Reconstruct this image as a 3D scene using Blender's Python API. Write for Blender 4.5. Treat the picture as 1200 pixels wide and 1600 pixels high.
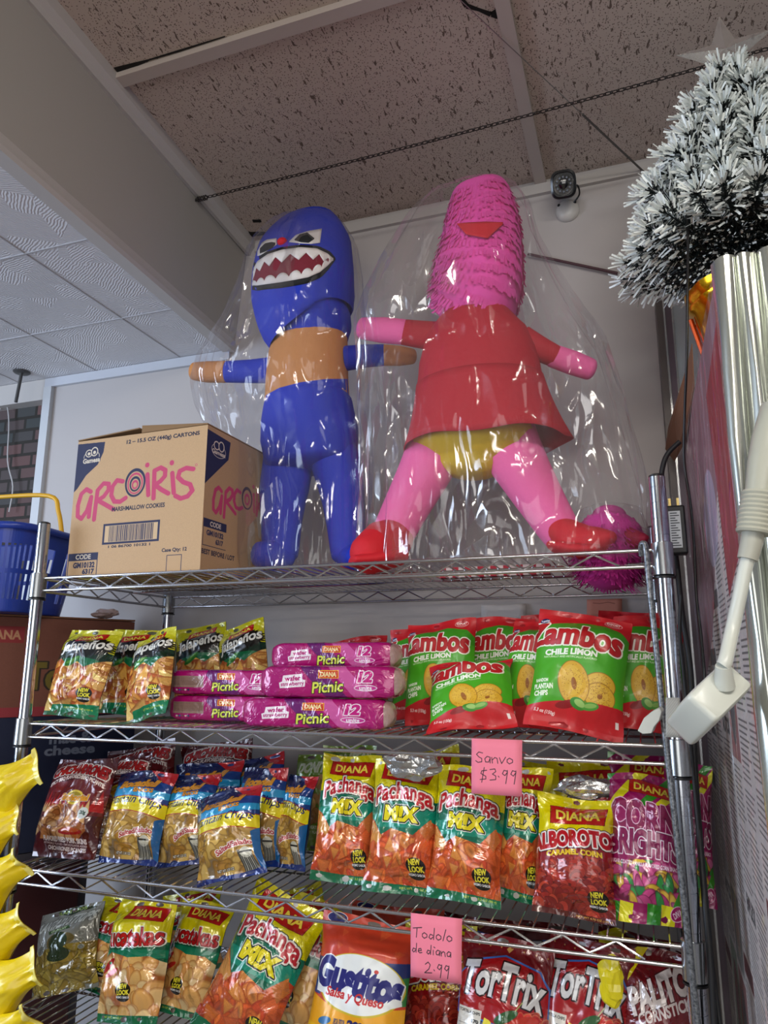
import bpy, math, random, numpy as np
from mathutils import Vector, Matrix, noise as mnoise
from mathutils.bvhtree import BVHTree
SC = bpy.context.scene
for _o in list(bpy.data.objects): bpy.data.objects.remove(_o)
# ------------------------------------------------------------------ camera
CAM = Vector((1.18070, -1.19212, 1.5))
YAW, PITCH, ROLL, FPX = -0.336531, 0.210368, 0.002781, 1135.76
_f = Vector((math.sin(YAW)*math.cos(PITCH), math.cos(YAW)*math.cos(PITCH), math.sin(PITCH)))
_r0 = Vector((math.cos(YAW), -math.sin(YAW), 0)); _u0 = _r0.cross(_f)
_r = math.cos(ROLL)*_r0 + math.sin(ROLL)*_u0; _u = -math.sin(ROLL)*_r0 + math.cos(ROLL)*_u0
cd = bpy.data.cameras.new('camera'); cam = bpy.data.objects.new('camera', cd); SC.collection.objects.link(cam)
cam.matrix_world = Matrix(((_r.x,_u.x,-_f.x,CAM.x),(_r.y,_u.y,-_f.y,CAM.y),(_r.z,_u.z,-_f.z,CAM.z),(0,0,0,1)))
cd.sensor_fit = 'HORIZONTAL'; cd.sensor_width = 36; cd.lens = FPX/1200*36; cd.clip_start = .01
SC.camera = cam
# ------------------------------------------------------------------ world, lights, exposure
SC.view_settings.view_transform = 'Standard'; SC.view_settings.look = 'None'
SC.view_settings.gamma = 1; SC.view_settings.use_curve_mapping = False
SC.view_settings.exposure = 0.32
wd = bpy.data.worlds.new('world'); SC.world = wd; wd.use_nodes = True
bg = wd.node_tree.nodes['Background']; bg.inputs[0].default_value = (.80,.83,.9,1); bg.inputs[1].default_value = .20
def area(name, loc, target, sx, sy, power, col):
    l = bpy.data.lights.new(name, 'AREA'); l.shape = 'RECTANGLE'; l.size = sx; l.size_y = sy; l.energy = power; l.color = col
    o = bpy.data.objects.new(name, l); SC.collection.objects.link(o); o.location = loc
    d = Vector(target)-Vector(loc); o.rotation_euler = d.to_track_quat('-Z','Y').to_euler(); return o
area('window_daylight', (-1.9,-1.6,1.75), (0.1,.5,2.0), 1.3, 1.3, 46, (.66,.79,1))
area('ceiling_lamp_light', (1.55,-1.75,2.70), (1.3,-.9,0), 1.2, .25, 30, (1,.95,.87))
area('ceiling_lamp_light', (.2,-2.6,2.70), (.5,-1.2,0), 1.2, .25, 26, (1,.96,.9))
area('storefront_daylight', (1.6,-4.2,1.5), (.8,.3,1.5), 2.6, 1.6, 28, (1,.97,.94))
# ------------------------------------------------------------------ helpers
def ray(x, y):
    x, y = float(x), float(y); return _f + (x-600)/FPX*_r - (y-800)/FPX*_u
def at(x, y, Y):
    Y = float(Y); d = ray(x, y); return CAM + d*((Y-CAM.y)/d.y)
def mpp(Y, x=600, y=900): return (at(x, y, Y)-CAM).dot(_f)/FPX       # metres per pixel at that depth
def proj(P): d = Vector(P)-CAM; z = d.dot(_f); return 600+FPX*d.dot(_r)/z, 800-FPX*d.dot(_u)/z
def xat(px, Y, z):
    a, b = -2.0, 3.0
    for _ in range(40):
        m = (a+b)/2
        if proj((m, Y, z))[0] < px: a = m
        else: b = m
    return (a+b)/2
def srgb(h):
    if isinstance(h, (tuple, list, np.ndarray)): return tuple(h)
    h = h.lstrip('#'); return tuple(int(h[i:i+2], 16)/255 for i in (0, 2, 4))
def lin(h): return tuple((c/12.92 if c <= .04045 else ((c+.055)/1.055)**2.4) for c in srgb(h))
MATS = {}
def mat(name, col='#808080', rough=.5, metal=0, coat=0, bump=None, emis=0, trans=0, alpha=1, twosided=True, spec=.5):
    if name in MATS: return MATS[name]
    m = bpy.data.materials.new(name); m.use_nodes = True; nt = m.node_tree; b = nt.nodes['Principled BSDF']
    b.inputs['Base Color'].default_value = (*lin(col), 1); b.inputs['Roughness'].default_value = rough
    b.inputs['Metallic'].default_value = metal; b.inputs['Coat Weight'].default_value = coat; b.inputs['Coat Roughness'].default_value = .12
    b.inputs['Specular IOR Level'].default_value = spec
    if emis: b.inputs['Emission Color'].default_value = (*lin(col), 1); b.inputs['Emission Strength'].default_value = emis
    if trans: b.inputs['Transmission Weight'].default_value = trans
    if alpha < 1: b.inputs['Alpha'].default_value = alpha
    if bump:
        sc_, st_, dist_ = bump
        tc = nt.nodes.new('ShaderNodeTexCoord'); n = nt.nodes.new('ShaderNodeTexNoise'); n.inputs['Scale'].default_value = sc_; n.inputs['Detail'].default_value = 3
        bp = nt.nodes.new('ShaderNodeBump'); bp.inputs['Strength'].default_value = st_; bp.inputs['Distance'].default_value = dist_
        nt.links.new(tc.outputs['Object'], n.inputs['Vector']); nt.links.new(n.outputs['Fac'], bp.inputs['Height']); nt.links.new(bp.outputs['Normal'], b.inputs['Normal'])
    MATS[name] = m; return m
def tint_noise(m, scale, c1, c2, lo=.35, hi=.65):
    nt = m.node_tree; b = nt.nodes['Principled BSDF']
    tc = nt.nodes.new('ShaderNodeTexCoord'); n = nt.nodes.new('ShaderNodeTexNoise'); n.inputs['Scale'].default_value = scale; n.inputs['Detail'].default_value = 6
    r = nt.nodes.new('ShaderNodeValToRGB'); r.color_ramp.elements[0].position = lo; r.color_ramp.elements[1].position = hi
    r.color_ramp.elements[0].color = (*lin(c1), 1); r.color_ramp.elements[1].color = (*lin(c2), 1)
    nt.links.new(tc.outputs['Object'], n.inputs['Vector']); nt.links.new(n.outputs['Fac'], r.inputs['Fac']); nt.links.new(r.outputs['Color'], b.inputs['Base Color'])
    return m
def link(o, parent=None):
    SC.collection.objects.link(o)
    if parent is not None:
        o.parent = parent; o.matrix_parent_inverse = parent.matrix_world.inverted()
    return o
def mesh(name, V, F, m, parent=None, smooth=True, uv=None, mi=None):
    me = bpy.data.meshes.new(name); me.from_pydata([tuple(v) for v in V], [], F)
    for q in (m if isinstance(m, (list, tuple)) else [m]): me.materials.append(q)
    if smooth: me.polygons.foreach_set('use_smooth', [True]*len(F))
    if mi: me.polygons.foreach_set('material_index', mi)
    if uv is not None:
        l = me.uv_layers.new(name='UVMap'); idx = np.zeros(len(me.loops), np.int32); me.loops.foreach_get('vertex_index', idx)
        l.data.foreach_set('uv', np.asarray(uv, np.float32)[idx].ravel())
    me.update()
    if smooth: me.set_sharp_from_angle(angle=math.radians(48))
    return link(bpy.data.objects.new(name, me), parent)
def empty(name, loc, label=None, cat=None, group=None):
    o = bpy.data.objects.new(name, None); o.location = loc; o.empty_display_size = .05; SC.collection.objects.link(o)
    bpy.context.view_layer.update(); o.matrix_world = Matrix.Translation(Vector(loc))
    return tag(o, label, cat, group)
def tag(o, label=None, cat=None, group=None, kind=None):
    if label: o['label'] = label
    if cat: o['category'] = cat
    if group: o['group'] = group
    if kind: o['kind'] = kind
    return o
class MB:
    def __init__(s): s.V = []; s.F = []; s.M = []; s.mi = 0
    def add(s, V, F):
        n = len(s.V); s.V += [Vector(v) for v in V]; s.F += [tuple(i+n for i in f) for f in F]; s.M += [s.mi]*len(F); return s
    def box(s, lo, hi, M=None):
        x0, y0, z0 = lo; x1, y1, z1 = hi
        V = [(x0,y0,z0),(x1,y0,z0),(x1,y1,z0),(x0,y1,z0),(x0,y0,z1),(x1,y0,z1),(x1,y1,z1),(x0,y1,z1)]
        if M: V = [M @ Vector(v) for v in V]
        return s.add(V, [(0,3,2,1),(4,5,6,7),(0,1,5,4),(1,2,6,5),(2,3,7,6),(3,0,4,7)])
    def rings(s, R, cap=True, close=False):
        n = len(R[0]); V = [v for r in R for v in r]; F = []
        k = len(R)
        for i in range(k if close else k-1):
            a = i*n; b = ((i+1) % k)*n
            F += [(a+j, a+(j+1) % n, b+(j+1) % n, b+j) for j in range(n)]
        if cap and not close: F += [tuple(range(n-1, -1, -1)), tuple((k-1)*n+j for j in range(n))]
        return s.add(V, F)
    def tube(s, pts, r, n=8, cap=True, close=False):
        pts = [Vector(p) for p in pts]; rr = r if isinstance(r, (list, tuple)) else [r]*len(pts); R = []; prev = None
        for i, p in enumerate(pts):
            if close: t = pts[(i+1) % len(pts)]-pts[i-1]
            else: t = pts[min(i+1, len(pts)-1)]-pts[max(i-1, 0)]
            t.normalize()
            if prev is None: a = t.cross(Vector((0,0,1)) if abs(t.z) < .9 else Vector((1,0,0))).normalized()
            else: a = (prev-t*prev.dot(t)).normalized()
            prev = a; b = t.cross(a)
            R.append([p+(a*math.cos(2*math.pi*j/n)+b*math.sin(2*math.pi*j/n))*rr[i] for j in range(n)])
        return s.rings(R, cap, close)
    def lathe(s, prof, c=(0,0,0), n=20, cap=True):
        c = Vector(c)
        return s.rings([[c+Vector((r*math.cos(2*math.pi*j/n), r*math.sin(2*math.pi*j/n), z)) for j in range(n)] for r, z in prof], cap)
    def build(s, name, m, parent=None, smooth=True):
        return mesh(name, s.V, s.F, m, parent, smooth, mi=s.M if isinstance(m, (list, tuple)) else None)
def smooth_path(P, k=6):
    P = [Vector(p) for p in P]; out = []
    for i in range(len(P)-1):
        p0, p1, p2, p3 = P[max(i-1,0)], P[i], P[i+1], P[min(i+2,len(P)-1)]
        for j in range(k):
            t = j/k; out.append(.5*((2*p1)+(p2-p0)*t+(2*p0-5*p1+4*p2-p3)*t*t+(3*p1-p0-3*p2+p3)*t**3))
    return out+[P[-1]]
def bevel(o, w, seg=2):
    b = o.modifiers.new('bevel', 'BEVEL'); b.width = w; b.segments = seg; b.limit_method = 'ANGLE'; return o
def rbox(name, lo, hi, m, parent=None, r=.004, M=None, seg=3):
    o = MB().box(lo, hi, M).build(name, m, parent); bevel(o, r, seg); return o
# ------------------------------------------------------------------ printed artwork (drawn in code)
_tc = {}
def glyphs(s, bold):
    k = (s, bold)
    if k not in _tc:
        cu = bpy.data.curves.new('lettering', 'FONT'); cu.body = s; cu.size = 1; cu.offset = bold; cu.resolution_u = 3
        o = bpy.data.objects.new('lettering', cu); SC.collection.objects.link(o)
        dg = bpy.context.evaluated_depsgraph_get(); e = o.evaluated_get(dg); m = e.to_mesh(); m.calc_loop_triangles()
        V = np.array([v.co[:2] for v in m.vertices], float).reshape(-1, 2); T = np.array([t.vertices[:] for t in m.loop_triangles], int).reshape(-1, 3)
        e.to_mesh_clear(); bpy.data.objects.remove(o); bpy.data.curves.remove(cu); _tc[k] = (V, T)
    return _tc[k]
def dilate(m, r):
    for i in range(int(r)):
        p = np.pad(m, 1); q = m | p[:-2,1:-1] | p[2:,1:-1] | p[1:-1,:-2] | p[1:-1,2:]
        if i % 2: q |= p[:-2,:-2] | p[2:,2:] | p[:-2,2:] | p[2:,:-2]
        m = q
    return m
class Cv:
    def __init__(s, w, h, col='#ffffff'):
        s.w, s.h = w, h; s.a = np.zeros((h, w, 3), np.float32); s.a[:] = srgb(col)
        s.Y, s.X = np.mgrid[0:h, 0:w].astype(np.float32)+.5
    def put(s, m, col, al=1, off=(0,0)):
        if m.dtype == bool: m = m.astype(np.float32)
        x0, y0 = off; h, w = m.shape; X0, Y0, X1, Y1 = max(x0,0), max(y0,0), min(x0+w, s.w), min(y0+h, s.h)
        if X1 <= X0 or Y1 <= Y0: return s
        mm = (m[Y0-y0:Y1-y0, X0-x0:X1-x0]*al)[..., None]; R = s.a[Y0:Y1, X0:X1]
        R[:] = R*(1-mm)+np.array(srgb(col), np.float32)*mm; return s
    def rect(s, x0, y0, x1, y1, col, al=1): s.a[max(int(y0),0):int(y1), max(int(x0),0):int(x1)] = s.a[max(int(y0),0):int(y1), max(int(x0),0):int(x1)]*(1-al)+np.array(srgb(col), np.float32)*al; return s
    def mask_poly(s, P):
        m = np.zeros((s.h, s.w), bool); n = len(P)
        for i in range(n):
            (xa, ya), (xb, yb) = P[i], P[(i+1) % n]
            if ya == yb: continue
            c = ((s.Y > min(ya, yb)) & (s.Y <= max(ya, yb)))
            m ^= c & (s.X > xa+(s.Y-ya)*(xb-xa)/(yb-ya))
        return m
    def poly(s, P, col, al=1): return s.put(s.mask_poly(P), col, al)
    def ell(s, cx, cy, rx, ry, col, al=1, rot=0):
        c, t = math.cos(rot), math.sin(rot); dx, dy = s.X-cx, s.Y-cy
        d = np.hypot((dx*c+dy*t)/rx, (-dx*t+dy*c)/ry); return s.put(np.clip((1-d)*min(rx, ry)+.5, 0, 1), col, al)
    def line(s, P, w, col, al=1):
        d = np.full((s.h, s.w), 1e9, np.float32)
        for (xa, ya), (xb, yb) in zip(P[:-1], P[1:]):
            vx, vy = xb-xa, yb-ya; L = vx*vx+vy*vy+1e-9
            t = np.clip(((s.X-xa)*vx+(s.Y-ya)*vy)/L, 0, 1); d = np.minimum(d, np.hypot(s.X-xa-t*vx, s.Y-ya-t*vy))
        return s.put(np.clip(w/2-d+.5, 0, 1), col, al)
    def text(s, t, x0, y0, x1, y1, col, bold=.02, out=(), rot=0, shear=0, arc=0, grow=0, fit=None, al=1):
        V, T = glyphs(t, bold); lo, hi = V.min(0), V.max(0); n = (V-lo)/(hi-lo)          # 0..1, y up
        u = n[:,0]*2-1; X = x0+n[:,0]*(x1-x0); hh = (y1-y0)*(1+grow*u); Yc = (y0+y1)/2-(n[:,1]-.5)*hh
        Yc = Yc+arc*(u*u-.5); X = X+shear*(n[:,1]-.5)*(y1-y0)
        cx, cy = (x0+x1)/2, (y0+y1)/2; c, q = math.cos(rot), math.sin(rot)
        X, Yc = cx+(X-cx)*c-(Yc-cy)*q, cy+(X-cx)*q+(Yc-cy)*c
        pad = int(max([o for o, _ in out], default=0))+3; S = 2
        ox, oy = int(math.floor(X.min()))-pad, int(math.floor(Yc.min()))-pad; W = int(X.max())-ox+pad+2; H = int(Yc.max())-oy+pad+2
        m = np.zeros((H*S, W*S), bool); PX = (X-ox)*S; PY = (Yc-oy)*S
        for a, b, c3 in T:
            ax, ay, bx, by, qx, qy = PX[a], PY[a], PX[b], PY[b], PX[c3], PY[c3]
            i0, i1 = int(min(ax,bx,qx)), int(max(ax,bx,qx))+2; j0, j1 = int(min(ay,by,qy)), int(max(ay,by,qy))+2
            xs = np.arange(i0, i1)[None,:]+.5; ys = np.arange(j0, j1)[:,None]+.5
            e1 = (bx-ax)*(ys-ay)-(by-ay)*(xs-ax); e2 = (qx-bx)*(ys-by)-(qy-by)*(xs-bx); e3 = (ax-qx)*(ys-qy)-(ay-qy)*(xs-qx)
            v = m[j0:j1, i0:i1]; k = ((e1 >= 0)&(e2 >= 0)&(e3 >= 0))|((e1 <= 0)&(e2 <= 0)&(e3 <= 0)); v |= k[:v.shape[0], :v.shape[1]]
        def aa(k): return k.reshape(H, S, W, S).mean((1, 3)).astype(np.float32)
        for o, oc in out: s.put(aa(dilate(m, o*S)), oc, 1, (ox, oy))
        return s.put(aa(m), col, al, (ox, oy))
    def speck(s, amt, seed=1, cell=1):
        r = np.random.RandomState(seed); n = r.rand(s.h//cell+1, s.w//cell+1).repeat(cell, 0).repeat(cell, 1)[:s.h,:s.w, None].astype(np.float32)
        s.a = np.clip(s.a*(1+amt*(n-.5)), 0, 1); return s
    def pile(s, box, n, kind, cols, size, seed=0, clip=None, edge='#5a2a10'):
        r = random.Random(seed); x0, y0, x1, y1 = box; E = np.array(srgb(edge), np.float32)
        for i in range(n):
            cx, cy = r.uniform(x0, x1), y0+(y1-y0)*((i+r.random())/n); sz = size*r.uniform(.75, 1.25); a = r.uniform(0, 6.28); asp = r.uniform(.6, .95)
            X0, Y0, X1, Y1 = [int(v) for v in (max(cx-sz*1.3,0), max(cy-sz*1.3,0), min(cx+sz*1.3,s.w), min(cy+sz*1.3,s.h))]
            if X1 <= X0 or Y1 <= Y0: continue
            dx, dy = s.X[Y0:Y1,X0:X1]-cx, s.Y[Y0:Y1,X0:X1]-cy; lx, ly = (dx*math.cos(a)+dy*math.sin(a))/sz, (-dx*math.sin(a)+dy*math.cos(a))/sz
            if kind == 'tri': d = np.maximum.reduce([-ly-.55+0*lx, .87*lx+.5*ly-.5, -.87*lx+.5*ly-.5])+.5; d = d*2
            elif kind == 'ring': q = np.hypot(lx, ly/asp); d = 1-(.36-np.abs(q-.62))/.36; d = np.abs(q-.6)/.4
            elif kind == 'curl': q = np.hypot(lx, ly/asp*1.5); d = q
            elif kind == 'blob': q = np.hypot(lx, ly/asp)*(1+.18*np.sin(3*np.arctan2(ly, lx)+a)); d = q
            elif kind == 'worm': q = np.hypot(lx, ly*2.4+.7*lx*lx-.3); d = q
            else: q = np.hypot(lx, ly/asp); d = q
            m = np.clip((1-d)*sz*.7, 0, 1)
            if clip is not None: m = m*clip[Y0:Y1,X0:X1]
            c = np.array(srgb(r.choice(cols)), np.float32); tone = (1-.10*ly*math.cos(a)-.1*lx*math.sin(a))*r.uniform(.88, 1.1)
            C = np.clip(c*tone[...,None], 0, 1); e = np.clip((d-.74)/.26, 0, 1)[...,None]*.72; C = C*(1-e)+E*e
            if kind == 'curl': k = np.clip((np.hypot(lx*1.4, ly/asp*3)-.0), 0, 1)[...,None]; C = C*(.72+.28*k)
            R = s.a[Y0:Y1,X0:X1]; R[:] = R*(1-m[...,None])+C*m[...,None]
        return s
    def image(s, name):
        im = bpy.data.images.new(name, s.w, s.h); b = np.ones((s.h, s.w, 4), np.float32); b[...,:3] = np.clip(s.a[::-1], 0, 1)
        im.pixels.foreach_set(b.ravel()); im.update(); im.pack(); return im
def print_mat(name, cv, rough=.3, metal=.0, coat=.5, bump=(28,.35,.01), crimp=False, sat=1):
    m = mat(name, '#ffffff', rough, metal, coat, None); nt = m.node_tree; b = nt.nodes['Principled BSDF']
    t = nt.nodes.new('ShaderNodeTexImage'); t.image = cv.image(name); t.interpolation = 'Linear'; t.extension = 'EXTEND'
    u = nt.nodes.new('ShaderNodeUVMap'); nt.links.new(u.outputs[0], t.inputs[0]); nt.links.new(t.outputs[0], b.inputs['Base Color'])
    if bump:
        tc = nt.nodes.new('ShaderNodeTexCoord'); n = nt.nodes.new('ShaderNodeTexNoise'); n.inputs['Scale'].default_value = bump[0]; n.inputs['Detail'].default_value = 2.5; n.inputs['Distortion'].default_value = 1.6 if rough < .3 else .8
        bp = nt.nodes.new('ShaderNodeBump'); bp.inputs['Strength'].default_value = bump[1]; bp.inputs['Distance'].default_value = bump[2]
        nt.links.new(tc.outputs['Object'], n.inputs['Vector'])
        if rough < .3:
            vo = nt.nodes.new('ShaderNodeTexVoronoi'); vo.inputs['Scale'].default_value = 17; ad = nt.nodes.new('ShaderNodeMath'); ad.operation = 'MULTIPLY_ADD'; ad.inputs[1].default_value = .45
            va = nt.nodes.new('ShaderNodeVectorMath'); va.operation = 'MULTIPLY_ADD'; va.inputs[1].default_value = (.10,.10,.10); nt.links.new(n.outputs['Color'], va.inputs[0]); nt.links.new(tc.outputs['Object'], va.inputs[2]); nt.links.new(va.outputs[0], vo.inputs['Vector'])
            nt.links.new(vo.outputs['Distance'], ad.inputs[0]); nt.links.new(n.outputs['Fac'], ad.inputs[2]); nt.links.new(ad.outputs[0], bp.inputs['Height'])
        else: nt.links.new(n.outputs['Fac'], bp.inputs['Height'])
        nt.links.new(bp.outputs['Normal'], b.inputs['Normal']); nt.links.new(bp.outputs['Normal'], b.inputs['Coat Normal'])
    return m
# -- bag artwork
RED, YEL, GRN = '#b3121c', '#e8d400', '#00604a'
def diana(c, cx, cy, w, h, rot=0, col='#f4d84a'):
    k, q = math.cos(rot), math.sin(rot); P = [(-1,-1),(1.04,-.9),(.96,1),(-1.03,.94)]
    pts = [(cx+(x*w/2)*k-(y*h/2)*q, cy+(x*w/2)*q+(y*h/2)*k) for x, y in P]
    c.poly([(cx+(x-cx)*1.03, cy+(y-cy)*1.06) for x, y in pts], '#7a1010'); c.poly(pts, '#b81a14')
    c.text('DIANA', cx-w*.41, cy-h*.28, cx+w*.41, cy+h*.28, col, .035, out=((1,'#5a0a08'),), rot=rot, arc=-h*.06)
def newlook(c, cx, cy, s=1.0):
    s *= 1.22; cx -= 6; cy -= 4
    c.ell(cx, cy-6*s, 40*s, 28*s, '#15120a'); c.ell(cx, cy+24*s, 32*s, 15*s, '#15120a')
    c.text('NEW', cx-28*s, cy-30*s, cx+22*s, cy-9*s, '#f2e63a', .05, rot=-.1); c.text('LOOK', cx-28*s, cy-6*s, cx+34*s, cy+14*s, '#f2e63a', .05, rot=-.05)
    c.text('MISMO SABOR', cx-34*s, cy+18*s, cx+34*s, cy+27*s, '#f0f0f0', .04)
def net(c, t, x0, y0, x1, y1, col='#cfd84a'): c.text(t, x0, y0, x1, y1, col, .02)
ART = {}
def art(fn): ART[fn.__name__] = fn; return fn
@art
def jalapeno(c):
    c.a[:] = srgb('#c8c41e'); c.rect(0, 150, 360, 520, '#0c3a26')
    c.poly([(0,178),(60,150),(180,128),(300,150),(360,175),(360,230),(0,230)], '#0b2e20')
    P = []
    for i in range(60):
        a = i/60*6.283; k = 1+(.13 if i % 2 else -.02); P.append((205+150*k*math.cos(a), 120+62*k*math.sin(a)))
    c.poly(P, '#0c0d0b'); c.text('Jalapeños', 42, 82, 352, 168, '#e9e9e0', .03, out=((2,'#1a1a18'),), rot=-.12, shear=.1)
    diana(c, 200, 58, 180, 40, -.14)
    c.poly([(0,215),(90,205),(200,190),(300,200),(360,220),(360,520),(0,520)], '#0f6b42')
    cl = c.mask_poly([(0,235),(60,205),(110,235),(180,215),(240,250),(360,190),(360,520),(0,520)])
    c.put(cl, '#b5551c'); c.pile((0,200,360,520), 70, 'tri', ['#e4a850','#d08c3c','#e0ac5c','#b85c28','#ecc072'], 92, 3, cl, '#8a3a14')
    c.ell(150, 218, 62, 19, '#2c7a2a', 1, -.5); c.ell(150, 212, 44, 8, '#6fb04a', .8, -.5); c.speck(.22, 3, 2)
    newlook(c, 285, 410, .95); c.poly([(60,478),(360,458),(360,540),(40,540)], '#0a7a4c'); net(c, 'NET WT. 5.29 OZ (150 g)', 160, 484, 330, 496); c.rect(0, 516, 360, 540, '#0b6a44')
@art
def zambos(c):
    c.a[:] = srgb('#c01820'); c.poly([(0,95),(110,62),(220,50),(320,72),(360,105),(360,420),(210,425),(120,430),(0,470)], '#48a81e')
    c.poly([(0,95),(110,62),(220,50),(320,72),(360,105),(360,150),(180,120),(0,160)], '#3a961c')
    c.text('Zambos', -46, 82, 336, 190, '#b8181c', .03, out=((8,'#f2ecdc'),(2,'#8a0c10')), rot=.03, shear=.08, arc=10)
    c.text('CHILE LIMON', 40, 200, 245, 228, '#f6f8ee', .05, rot=-.06, shear=.1); c.line([(211,192),(217,184)], 5, '#f6f8ee'); c.text('NATURALLY AND ARTIFICIALLY FLAVORED', 38, 232, 245, 241, '#e8f2dc', .02, rot=-.04)
    for cx, cy, rx, ry, a in ((262,340,62,52,-.2),(268,385,58,54,.3),(165,345,58,92,-.22)):
        c.ell(cx, cy, rx+3, ry+3, '#9a6a14', 1, a); c.ell(cx, cy, rx, ry, '#d9a92c', 1, a); c.ell(cx-8, cy-12, rx*.7, ry*.7, '#e2ba48', .7, a)
        c.ell(cx+2, cy, 10, 26 if ry > 80 else 12, '#8a4a1a', .8, a)
    r = random.Random(4)
    for i in range(420): q = r.choice([(165,345,50,80),(262,335,50,42),(268,385,48,44)]); t = r.uniform(0,6.28); k = r.random()**.5; c.ell(q[0]+q[2]*k*math.cos(t), q[1]+q[3]*k*math.sin(t), 1.7, 1.7, r.choice(['#a8641e','#8a4a18','#f0d070']), .6)
    c.text('RANDOM', 18, 340, 66, 356, '#f0f4e4', .05, rot=-.1); c.text('PLANTAIN', 14, 362, 88, 386, '#f0f4e4', .05, rot=-.1); c.text('CHIPS', 18, 392, 72, 416, '#f0f4e4', .05, rot=-.1)
    c.poly([(0,455),(120,425),(360,412),(360,540),(0,540)], '#c41c22')
    c.ell(150, 435, 46, 16, '#8e1418', 1, -.3); c.ell(190, 428, 32, 22, '#3f8a2a', 1, .5); c.ell(235, 432, 34, 16, '#4f9a36', 1, -.2); c.ell(196, 426, 22, 13, '#9cc46a', 1, .5); c.ell(237, 430, 24, 9, '#8cba5a', 1, -.2)
    c.text('5.3 oz (150g)', 30, 468, 110, 486, '#f4e8e0', .03, rot=.12)
    c.ell(290, 34, 34, 17, '#f2e4dc'); c.ell(290, 34, 32, 15, '#c01820'); c.text('EXPORT', 264, 24, 316, 36, '#f2e4dc', .05); c.rect(268, 40, 312, 42, '#f2e4dc')
    c.ell(28, 62, 20, 12, '#181a50', 1, -.3); c.text('Yummies', 12, 55, 46, 69, '#f4f0f4', .04, rot=-.3); c.rect(330, 465, 342, 490, '#e8d8d0')
@art
def chicharrones(c):
    c.a[:] = srgb('#4a0e14'); c.poly([(0,150),(360,110),(360,320),(0,330)], '#6a1014')
    c.text('CHICHARRONES', 22, 45, 346, 108, '#a81818', .05, out=((6,'#e4dcd2'),(2,'#5a0c10')), arc=38, rot=.02); c.text('EL SABOR AUTENTICO', 60, 18, 200, 30, '#d8d0c8', .03, rot=-.2)
    c.text('SPICY BBQ FLAVORED/BBQ PICANTE', 22, 122, 340, 150, '#e8dcd2', .05, arc=52)
    for i in range(16):
        x = 10+i*22; h = random.Random(i).uniform(30, 105); c.poly([(x-16,300),(x+4,265-h*.8),(x+18,300)], '#b81c1c')
    for i in range(14): x = 14+i*22; h = random.Random(i+9).uniform(10, 60); c.poly([(x-16,310),(x,275-h*.7),(x+17,310)], '#dcb878')
    cl = c.mask_poly([(0,290),(90,270),(240,260),(300,300),(320,400),(280,450),(0,450)])
    c.pile((10,280,290,440), 42, 'blob', ['#c0824a','#b06e38','#cc945a','#a86030','#d0a068'], 40, 5, cl, '#5a2810')
    c.ell(216, 226, 44, 40, '#e8cc3a'); c.ell(216, 226, 34, 30, '#a89218'); c.text('Señorial', 150, 208, 290, 246, '#e8a010', .05, out=((3,'#f6ecd0'),(1,'#7a3008')), arc=-4)
    c.ell(290, 310, 24, 32, '#e4eae4'); c.text('20g', 276, 296, 304, 322, '#2a4a3a', .04); c.ell(240, 408, 64, 17, '#a01818'); c.ell(240, 400, 52, 13, '#b4502a')
    c.text('FLAVORED FRIED PORK SKINS', 80, 436, 320, 462, '#e0d4cc', .05, rot=.04); c.text('ARTIFICIALLY FLAVORED - SMOKE FLAVOR ADDED', 78, 466, 318, 477, '#c8bab2', .03, rot=.04)
    c.text('CHICHARRONES PICANTES', 100, 482, 312, 504, '#e0d4cc', .05, rot=.04); c.text('NET WT 3.5 OZ (100 g)', 130, 508, 290, 518, '#b8aaa2', .03)
@art
def plantain(c):
    c.a[:] = srgb('#1a3f86'); c.rect(0, 0, 360, 70, '#14204e'); c.poly([(0,90),(360,130),(360,170),(0,165)], '#2a9ad0'); c.poly([(220,0),(360,0),(360,80),(280,60)], '#b02028')
    c.text('Bocadeli', 60, 60, 290, 108, '#d8902c', .05, out=((3,'#4a1418'),(1,'#e8c060')), rot=-.06, shear=.25); c.text('SNACKS', 165, 112, 285, 138, '#e0982e', .05, out=((1,'#3a1810'),))
    P = [(0,238)]+[(i*36, 182-26*math.sin(i/10*3.14)+i*3) for i in range(11)]; top = [(x, y) for x, y in P[1:]]
    win = [(0,236)]+[(x, y+62) for x, y in top]+[(360,540),(0,540)]
    wm = c.mask_poly(win); c.put(wm, '#7d6848'); c.pile((-10,250,370,510), 74, 'blob', ['#c89a3c','#b8862c','#d4ac54','#a87628','#bf9440'], 44, 8, wm, '#6a4614')
    c.put(wm, '#b8b0a0', .10)
    c.poly([(x, y-12) for x, y in top]+[(x, y+78) for x, y in reversed(top)], '#a81c1c'); c.poly([(x, y-7) for x, y in top]+[(x, y+73) for x, y in reversed(top)], '#ead81e')
    c.text('Plantain Chips', 16, 164, 346, 226, '#141c5c', .012, shear=.3, arc=22, rot=.04)
    c.text('Salted/Salado', 150, 350, 330, 382, '#b4303c', .03, out=((4,'#f0e4da'),), arc=18, rot=-.2)
    c.poly([(262,395),(318,390),(336,515),(262,515)], '#4a4a44'); c.ell(298, 412, 27, 30, '#d8d8c8')
    for i in range(7): c.line([(272+i*8,430),(268+i*9,512)], 3, '#c8c8be' if i % 2 else '#8a8a80')
    c.rect(270, 402, 326, 412, '#30302c'); c.text('NET WT. 2.50 OZ', 130, 478, 220, 492, '#e8e0d0', .03, out=((2,'#3a3020'),))
    c.poly([(0,500),(120,520),(250,515),(360,500),(360,540),(0,540)], '#16307a'); c.poly([(330,300),(360,280),(360,520),(335,500)], '#1c5f9c')
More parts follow.
